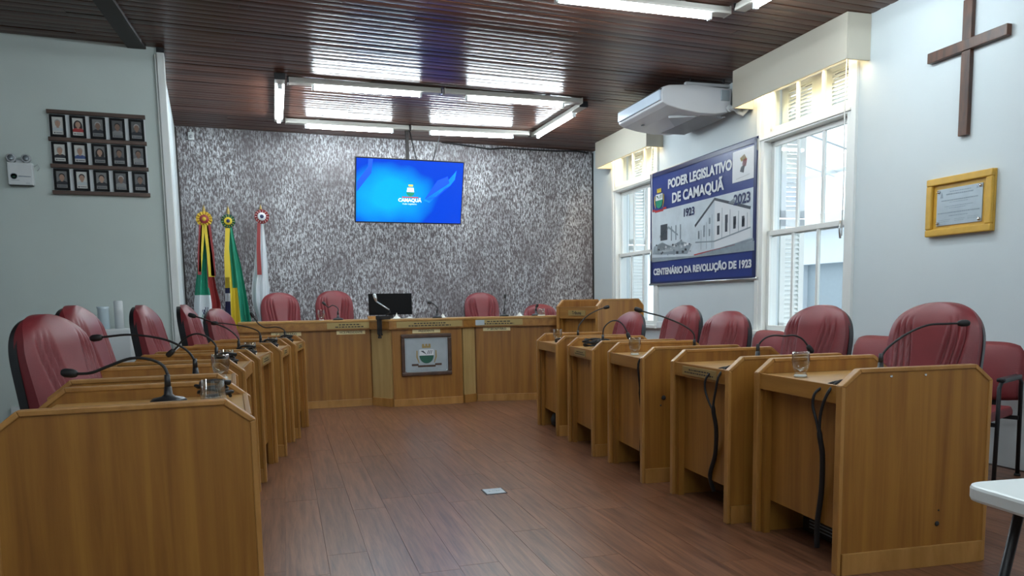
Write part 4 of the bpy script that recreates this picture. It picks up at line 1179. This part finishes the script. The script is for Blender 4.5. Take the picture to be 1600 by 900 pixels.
# ================================================================== MICROPHONES
def smooth_path(pts, n=6):
    out = []
    q = [pts[0]] + pts + [pts[-1]]
    for i in range(1, len(q) - 2):
        for k in range(n):
            t = k / n
            a, b_, c, d_ = q[i - 1], q[i], q[i + 1], q[i + 2]
            out.append(.5 * ((2 * b_) + (c - a) * t + (2 * a - 5 * b_ + 4 * c - d_) * t * t + (3 * b_ - a - 3 * c + d_) * t ** 3))
    out.append(pts[-1]); return out
def mic(base, pix, head, label, group, r=.0055, base_r=.062, head_len=.055, bent=0.0):
    """gooseneck microphone: base on the desk, neck through the given sight lines at the base's distance"""
    base = Vector(base)
    dp = depth_of(base)
    t = thing('gooseneck_microphone', base, 0, label, 'microphone', group)
    n_ = len(pix)
    pts = [at_depth(u, v, dp) - base for u, v in pix]
    h = at_depth(*head, dp) - base
    first = Vector((pts[0].x, pts[0].y, .028))
    if pts[0].z > .05: pts = [Vector((pts[0].x, pts[0].y, .02))] + pts
    path = smooth_path(pts + [h])
    hd = (path[-1] - path[-4]).normalized()
    bx_, by_ = pts[0].x, pts[0].y
    MB().lathe([(base_r, 0), (base_r, .012), (base_r * .85, .020), (.024, .026), (.015, .034), (.012, .062)], 20, 0, (bx_, by_, 0)).build('base', 'black_plastic', t)
    MB().tube(path, r, 8).build('gooseneck', 'black_rubber', t)
    hl = head_len
    MB().tube([h - hd * hl * .55, h - hd * hl * .45, h - hd * hl * .2, h + hd * hl * .25, h + hd * hl * .45, h + hd * hl * .5], [.007, .013, .0165, .0165, .012, .004], 12).build('capsule', 'black_rubber', t)
    MB().tube([Vector((bx_, by_, .055)), Vector((bx_, by_, .105))], [.012, .010], 10).build('neck_socket', 'black_plastic', t)
    return t
ZL, ZR = .8555, .8165
GM1, GM2, GM3 = 'microphones of the left row', 'microphones of the right row', 'microphones on the bench'
def base_on(u, x, z):   # point of the worktop at distance measured from plan position x on sight line u
    r_ = ray(u, 480); y_ = x * r_.y / r_.x
    return Vector((x, y_, z))
def base_y(u, y, z):
    r_ = ray(u, 480 + (600 if False else 90)); return Vector((y * r_.x / r_.y, y, z))
mic(base_y(262, 3.0, ZL), [(262, 600), (262, 586), (254, 571), (235, 562), (205, 560), (170, 572), (145, 582), (126, 584)], (108, 583), 'gooseneck microphone on the nearest left desk, drooping to the left', GM1)
mic(base_y(305, 3.88, ZL), [(305, 572), (302, 560), (290, 546), (265, 533), (235, 526), (200, 523), (168, 526)], (150, 528), 'gooseneck microphone on the second left desk, arm almost level', GM1)
mic(base_y(338, 4.85, ZL), [(338, 545), (336, 538), (326, 528), (312, 522), (300, 523), (286, 531), (276, 543)], (266, 552), 'gooseneck microphone on the third left desk, bent right down', GM1)
mic(base_y(373, 5.72, ZL), [(373, 536), (371, 527), (356, 514), (335, 505), (314, 497)], (300, 493), 'gooseneck microphone on the fourth left desk, reaching up to the left', GM1)
mic(base_y(407, 6.62, ZL), [(407, 529), (404, 518), (386, 511), (362, 507), (346, 505)], (335, 505), 'gooseneck microphone on the fifth left desk, tip crossing another arm', GM1)
mic(base_y(445, 7.42, ZL), [(445, 521), (443, 515), (432, 511), (415, 512), (404, 506), (398, 498)], (394, 492), 'gooseneck microphone on the sixth left desk, tip before the white flag', GM1)
mic(base_y(1376, 2.74, ZR), [(1376, 570), (1378, 556), (1391, 540), (1420, 520), (1450, 508), (1478, 506)], (1506, 505), 'gooseneck microphone on the nearest right desk, reaching right', GM2)
mic(base_y(1184, 3.70, ZR), [(1184, 550), (1186, 538), (1196, 528), (1210, 524), (1226, 525), (1240, 524), (1254, 530)], (1266, 546), 'gooseneck microphone arching before the chair at the near window', GM2)
mic(base_y(1085, 4.40, ZR), [(1085, 534), (1083, 520), (1065, 507), (1036, 495), (1013, 489)], (997, 484), 'gooseneck microphone on the third right desk, reaching far left', GM2)
mic(base_y(942, 5.45, ZR), [(942, 524), (944, 512), (953, 503), (963, 501), (972, 506), (979, 517)], (982, 525), 'gooseneck microphone on the fourth right desk, arched like a hoop', GM2)
mic(base_y(903, 6.40, ZR), [(903, 518), (905, 508), (917, 494), (935, 484)], (948, 480), 'gooseneck microphone on the fifth right desk, tip before the lectern panel', GM2)
ZB = 1.0225
def bmic(u, y, pix, head, label): mic(base_y2(u, y, ZB), pix, head, label, GM3, .006, .06, .05)
def base_y2(u, y, z):
    r_ = ray(u, 495); return Vector((y * r_.x / r_.y, y, z))
bmic(528, 9.15, [(528, 492), (528, 482), (520, 477), (513, 480)], (506, 474), 'short gooseneck microphone on the bench before the second chair')
bmic(683, 8.85, [(683, 490), (684, 484), (682, 479), (676, 474)], (671, 473), 'short gooseneck microphone on the bench above the coat of arms')
bmic(788, 8.80, [(788, 490), (788, 480), (789, 470)], (789, 463), 'upright gooseneck microphone on the bench above the right nameplate')
bmic(838, 8.70, [(838, 491), (836, 486), (837, 482)], (839, 478), 'short dark microphone on the bench before the low chair')

# microphone boom clamped to the bench before the monitor
c_ = Vector(bench_frame(1, .75, .0, 1.022)[0])
cl = thing('clamped_microphone', c_, 0, 'silver microphone arm clamped to the bench edge before the monitor', 'microphone')
dp = depth_of(c_)
MB().box(-.035, .035, -.12, .06, .0, .045).build('clamp_head', 'black_metal', cl, .006).rotation_euler = (0, 0, bench_frame(1, .75, 0, 1)[1])
MB().box(-.022, .022, -.115, -.075, -.17, .0).box(-.016, .016, -.11, -.060, -.185, -.165).build('clamp_jaw', 'black_metal', cl, .004).rotation_euler = (0, 0, bench_frame(1, .75, 0, 1)[1])
MB().lathe([(.022, -.215), (.022, -.19), (.008, -.19), (.008, -.165)], 12, 0, (0, -.095, 0)).build('clamp_screw', 'black_metal', cl).rotation_euler = (0, 0, bench_frame(1, .75, 0, 1)[1])
a_, b_, h_ = [at_depth(u, v, dp - .05) - c_ for u, v in ((608, 484), (588, 471), (586, 464))]
MB().tube([Vector((0, -.02, .04)), (a_ + Vector((.01, 0, -.03))), a_], .006, 8).build('lower_arm', 'black_metal', cl)
MB().tube([a_, b_], .008, 8).build('upper_arm', 'aluminium', cl)
hd = (h_ - b_).normalized()
MB().tube([b_, h_ - hd * .01, h_ + hd * .03, h_ + hd * .04], [.010, .020, .020, .006], 10).build('capsule', 'aluminium', cl)

# monitor on the bench
mo = thing('computer_monitor', (1.80, 9.30, 1.022), rad(3), 'black computer monitor on the bench in front of the back wall', 'monitor')
ml = on_y(574, 459, 9.3); mr = on_y(642, 459, 9.3)
hwm = (mr.x - ml.x) / 2; mo.location.x = (ml.x + mr.x) / 2 + .01
MB().box(-hwm, hwm, -.015, .02, .045, ml.z - 1.022).build('screen_back', 'monitor_black', mo, .006)
MB().box(-.2, .2, .02, .05, .10, .26).build('rear_bulge', 'black_plastic', mo, .01)
MB().box(-.03, .03, .0, .03, .0, .12).build('stand_neck', 'black_plastic', mo)
MB().box(-.13, .13, -.07, .10, 0, .012).build('stand_foot', 'black_plastic', mo, .004)

def desk_pt(d, x, y, z):
    c, s_ = math.cos(d.rotation_euler.z), math.sin(d.rotation_euler.z)
    return Vector((d.location.x + c * x - s_ * y, d.location.y + s_ * x + c * y, z))
# ================================================================== GLASSES
def tumbler(name, base, prof, label, group, flip=False):
    t = thing(name, base, 0, label, 'glass', group)
    MB().lathe(prof, 20).build('bowl', 'cup_glass', t)
    r0 = prof[0][0]
    MB().lathe([(r0, 0), (r0, .010), (0, .011)], 20).build('foot', 'white_paint', t)
    return t
goblet = [(.030, 0), (.031, .012), (.024, .018), (.036, .045), (.043, .075), (.041, .105), (.039, .122), (.0375, .122), (.0395, .104), (.0415, .075), (.0345, .047), (.0, .026)]
tumb = [(.045, 0), (.040, .085), (.039, .086), (.0375, .086), (.0425, .006), (0, .006)]
GG = 'drinking glasses on the desks'
def gl_at(u, v, z): return on_z(u, v, z)
tumbler('water_glass', desk_pt(R_DESKS[0], .10, .10, ZR), goblet, 'footed water glass on the nearest right desk', GG)
tumbler('water_glass', desk_pt(R_DESKS[2], .09, .02, ZR), goblet, 'footed water glass on the third right desk', GG)
tumbler('water_glass', desk_pt(R_DESKS[4], .13, .05, ZR), goblet, 'footed water glass on the fifth right desk', GG)
tumbler('water_glass', Vector((.0, 2.92, ZL)), tumb, 'upturned tumbler on the nearest left desk', GG)
tumbler('water_glass', Vector((.04, 3.88, ZL)), goblet, 'water glass on the second left desk', GG)
tumbler('water_glass', Vector((.09, 4.94, ZL)), tumb, 'tumbler on the third left desk', GG)
tumbler('water_glass', Vector((.27, 5.86, ZL)), tumb, 'tumbler on the fourth left desk', GG)
tumbler('water_glass', Vector((.49, 6.72, ZL)), tumb, 'tumbler on the fifth left desk', GG)
def on_bench(u, y): return base_y2(u, y, ZB)
tumbler('water_glass', on_bench(502, 9.08), goblet, 'footed glass on the bench before the second red chair', 'drinking glasses on the bench')
tumbler('water_glass', on_bench(846, 8.62), tumb, 'tumbler on the bench before the low red chair', 'drinking glasses on the bench')

# ================================================================== CABLES AND OTHER SMALL THINGS
def cable(desk, pts, r, label, name='microphone_cable', group='cables hanging on the desks'):
    q = smooth_path([desk_pt(desk, *p) for p in pts], 5)
    t = thing(name, q[-1], 0, label, 'cable', group)
    MB().tube([p - q[-1] for p in q], [r if p.z < .62 else r * .55 for p in q], 8).build('cord', 'black_rubber', t)
    return t
d0 = R_DESKS[0]
for dy_, nm in ((0, 'loop nearer the side panel'), (.045, 'loop farther from the side panel')):
    pass
t = cable(d0, [(.12, -.24, .824), (.06, -.25, .832), (.004, -.255, .79), (-.006, -.22, .70), (-.004, -.21, .60), (.02, -.20, .50), (.048, -.16, .33), (.052, -.13, .17), (.06, -.12, .05)], .012, 'doubled black cable hanging down the front of the nearest right desk')
MB().tube([p - t.location for p in smooth_path([desk_pt(d0, .14, -.20, .824), desk_pt(d0, .06, -.20, .82), desk_pt(d0, -.002, -.175, .78), desk_pt(d0, -.010, -.165, .72), desk_pt(d0, -.006, -.19, .65), desk_pt(d0, -.004, -.205, .60)], 5)], .0065, 8).build('cord', 'black_rubber', t)
d1 = R_DESKS[1]
t = cable(d1, [(.12, -.22, .824), (.06, -.24, .832), (.004, -.245, .79), (-.004, -.22, .70), (.00, -.19, .60), (.03, -.17, .48), (.052, -.12, .33), (.054, -.06, .20), (.09, -.04, .10)], .012, 'doubled black cable hanging down the front of the second right desk')
MB().tube([p - t.location for p in smooth_path([desk_pt(d1, .12, -.18, .824), desk_pt(d1, .05, -.16, .815), desk_pt(d1, -.002, -.12, .77), desk_pt(d1, -.008, -.11, .70), desk_pt(d1, -.004, -.15, .63), desk_pt(d1, .0, -.19, .59)], 5)], .006, 8).build('cord', 'black_rubber', t)
cable(R_DESKS[2], [(.14, -.26, .824), (.05, -.28, .832), (.0, -.28, .78), (.02, -.26, .62), (.05, -.22, .45), (.045, -.24, .36), (.052, -.20, .18), (.09, -.16, .06)], .013, 'single thick black cable hanging down the front of the third right desk')
def coil(desk, x, y, z, label, r=.07, turns=4):
    c = desk_pt(desk, x, y, z)
    t = thing('cable_coil', c, 0, label, 'cable', 'coiled cables on the desks')
    pts = []
    for k in range(turns * 12):
        a = 2 * PI * k / 12; rr = r * (1 + .18 * math.sin(k * .7)) ; pts.append((rr * math.cos(a), rr * .7 * math.sin(a) + .01 * math.sin(k * .4), .010 + .016 * (k / 12) + .006 * math.sin(k * 1.3)))
    MB().tube(pts, .0065, 6).build('cord', 'black_rubber', t)
    return t
coil(R_DESKS[3], .13, .06, ZR + .001, 'coil of black cable on the fourth right desk')
coil(R_DESKS[3], .16, -.13, ZR + .001, 'smaller coil of black cable nearer the side panel on the fourth right desk', .05)
coil(R_DESKS[4], .10, -.12, ZR + .001, 'short black cable coil beside the glass on the fifth right desk', .04, 2)
for d_, x, y, lb in ((L_DESKS[0], .13, -.17, 'black cable coil beside the tumbler on the nearest left desk'), (L_DESKS[2], .13, .02, 'black cable coil on the third left desk'), (L_DESKS[3], .12, .12, 'black cable coil above the wide nameplate on the fourth left desk'), (L_DESKS[4], .12, .08, 'black cable coil on the fifth left desk'), (L_DESKS[5], .12, .10, 'black cable coil on the sixth left desk')):
    coil(d_, x, y, ZL + .001, lb, .055, 4)

# dark boxes and bags under the right desks
p = desk_pt(d0, .30, .12, 0)
t = thing('floor_box', p, d0.rotation_euler.z, 'dark printed box on the floor under the nearest right desk', 'box')
MB().box(-.05, .30, -.16, .16, 0, .13).build('carton', 'black_plastic', t, .006)
m = MB()
for k in range(5): m.box(-.0510, -.0502, -.13, .10, .03 + k * .017, .036 + k * .017)
m.build('printed_lines', 'print_grey', t)
p = desk_pt(R_DESKS[4], .19, .17, 0)
t = thing('cable_bag', p, 0, 'rounded black bag on the floor under the farthest right desk', 'bag')
MB().lathe([(.05, 0), (.09, .02), (.10, .07), (.08, .12), (.03, .14), (0, .14)], 14).build('bag', 'black_rubber', t)
p = desk_pt(R_DESKS[2], .22, -.05, 0)
t = thing('power_strip', p, d1.rotation_euler.z, 'black power strip on the floor under the third right desk', 'power strip')
MB().box(-.03, .03, -.15, .15, 0, .045).build('body', 'black_plastic', t, .006)
for k in range(4): MB().lathe([(.016, .045), (.016, .047), (.0, .046)], 10, 0, (0, -.11 + k * .07, 0)).build('outlet', 'grey_plastic', t)

# papers and tissues on the bench
def tissue(u, y, s_, label, h=.05):
    c = on_bench(u, y); t = thing('paper_napkin', c, random.random() * 3, label, 'napkin', 'folded napkins on the bench')
    MB().grid(lambda a, b_: ((a - .5) * s_, (b_ - .5) * s_, .004 + h * (math.exp(-((a - .5) ** 2 + (b_ - .5) ** 2) * 14)) * (.7 + .3 * math.sin(a * 17 + b_ * 11))), 10, 10, 0, False).build('sheet', 'paper', t).modifiers.new('t', 'SOLIDIFY').thickness = .002
tissue(620, 9.02, .10, 'crumpled white napkin on the bench before the monitor', .07)
tissue(640, 9.05, .10, 'flat white paper on the bench at the monitor corner', .02)
tissue(692, 8.85, .08, 'small white napkin on the bench above the coat of arms', .05)
tissue(812, 8.72, .09, 'small white napkin on the bench near the low chair', .05)
c = on_bench(590, 9.18); t = thing('wooden_tray', c, 0, 'small wooden tray under the left corner of the monitor', 'tray')
MB().box(-.11, .11, -.05, .05, 0, .010).box(-.11, .11, -.05, -.045, .01, .035).box(-.11, .11, .045, .05, .01, .035).build('tray', 'desk_edge', t)

# water dispenser behind the left chairs
p = on_y(178, 520, 7.35)
t = thing('water_dispenser', (p.x, 7.35, 0), 0, 'white water dispenser with cup tubes by the portrait wall', 'water dispenser')
MB().box(-.16, .14, -.12, .16, 0, 1.03).build('cabinet', 'white_plastic', t, .012)
MB().box(-.15, -.02, -.125, -.119, .55, .95).build('front_recess', 'translucent_blue', t, .004)
MB().lathe([(.045, 1.03), (.045, 1.20), (.05, 1.22)], 14, 0, (-.07, .0, 0)).build('cup_tube', 'translucent_blue', t)
MB().lathe([(.036, 1.03), (.036, 1.26), (.030, 1.27)], 14, 0, (.045, .03, 0)).build('cup_tube', 'white_plastic', t)
MB().box(-.06, -.03, -.17, -.12, .90, .93).build('tap', 'grey_plastic', t, .004)
# low wall cabinet edge behind the chair at the left edge
p = on_y(22, 650, 7.5)
t = thing('wall_box', (p.x, YP - .001, p.z - .08), 0, 'small grey box on the wall behind the left edge chair', 'wall box')
MB().box(-.05, .12, -.06, 0, -.1, .14).build('body', 'white_plastic', t, .005)
MB().box(-.01, .06, -.062, -.058, .02, .05).build('slot', 'black_plastic', t)

# floor outlet cover
p = on_z(772, 768, 0)
t = thing('floor_outlet', (p.x, p.y, 0), WROT, 'steel floor outlet cover set in the plank floor', 'floor outlet')
MB().box(-.062, .062, -.062, .062, 0, .005).build('cover', 'steel_plate', t, .002)
MB().box(-.07, .07, -.07, .07, 0, .002).build('frame', 'black_rubber', t)
MB().lathe([(.012, .005), (.012, .0065), (0, .0065)], 10, 0, (-.025, 0, 0)).lathe([(.012, .005), (.012, .0065), (0, .0065)], 10, 0, (.025, 0, 0)).build('lid', 'aluminium', t)

# white table in the lower right corner
ta = thing('white_table', (1.625, 1.25, 0), rad(-10), 'white rounded table entering the lower right corner', 'table')
TW, TD, r_ = 1.1, .62, .05
pol = []
for cx, cy, a0 in ((TW - r_, -r_, 0), (r_, -r_, PI / 2), (r_, -TD + r_, PI), (TW - r_, -TD + r_, 1.5 * PI)):
    for k in range(7): a = a0 + PI / 2 * k / 6; pol.append((cx + r_ * math.cos(a), cy + r_ * math.sin(a)))
MB().prism(pol, .72, .758, 'z').build('tabletop', 'table_white', ta, .008)
for x, y, dx_, dy_ in ((.07, -.10, -.10, .05), (TW - .12, -.10, .1, .06), (.12, -TD + .1, -.12, -.06), (TW - .12, -TD + .1, .1, -.06)):
    MB().tube([(x, y, .715), (x + dx_, y + dy_, 0)], .011, 8).build('leg', 'black_metal', ta)
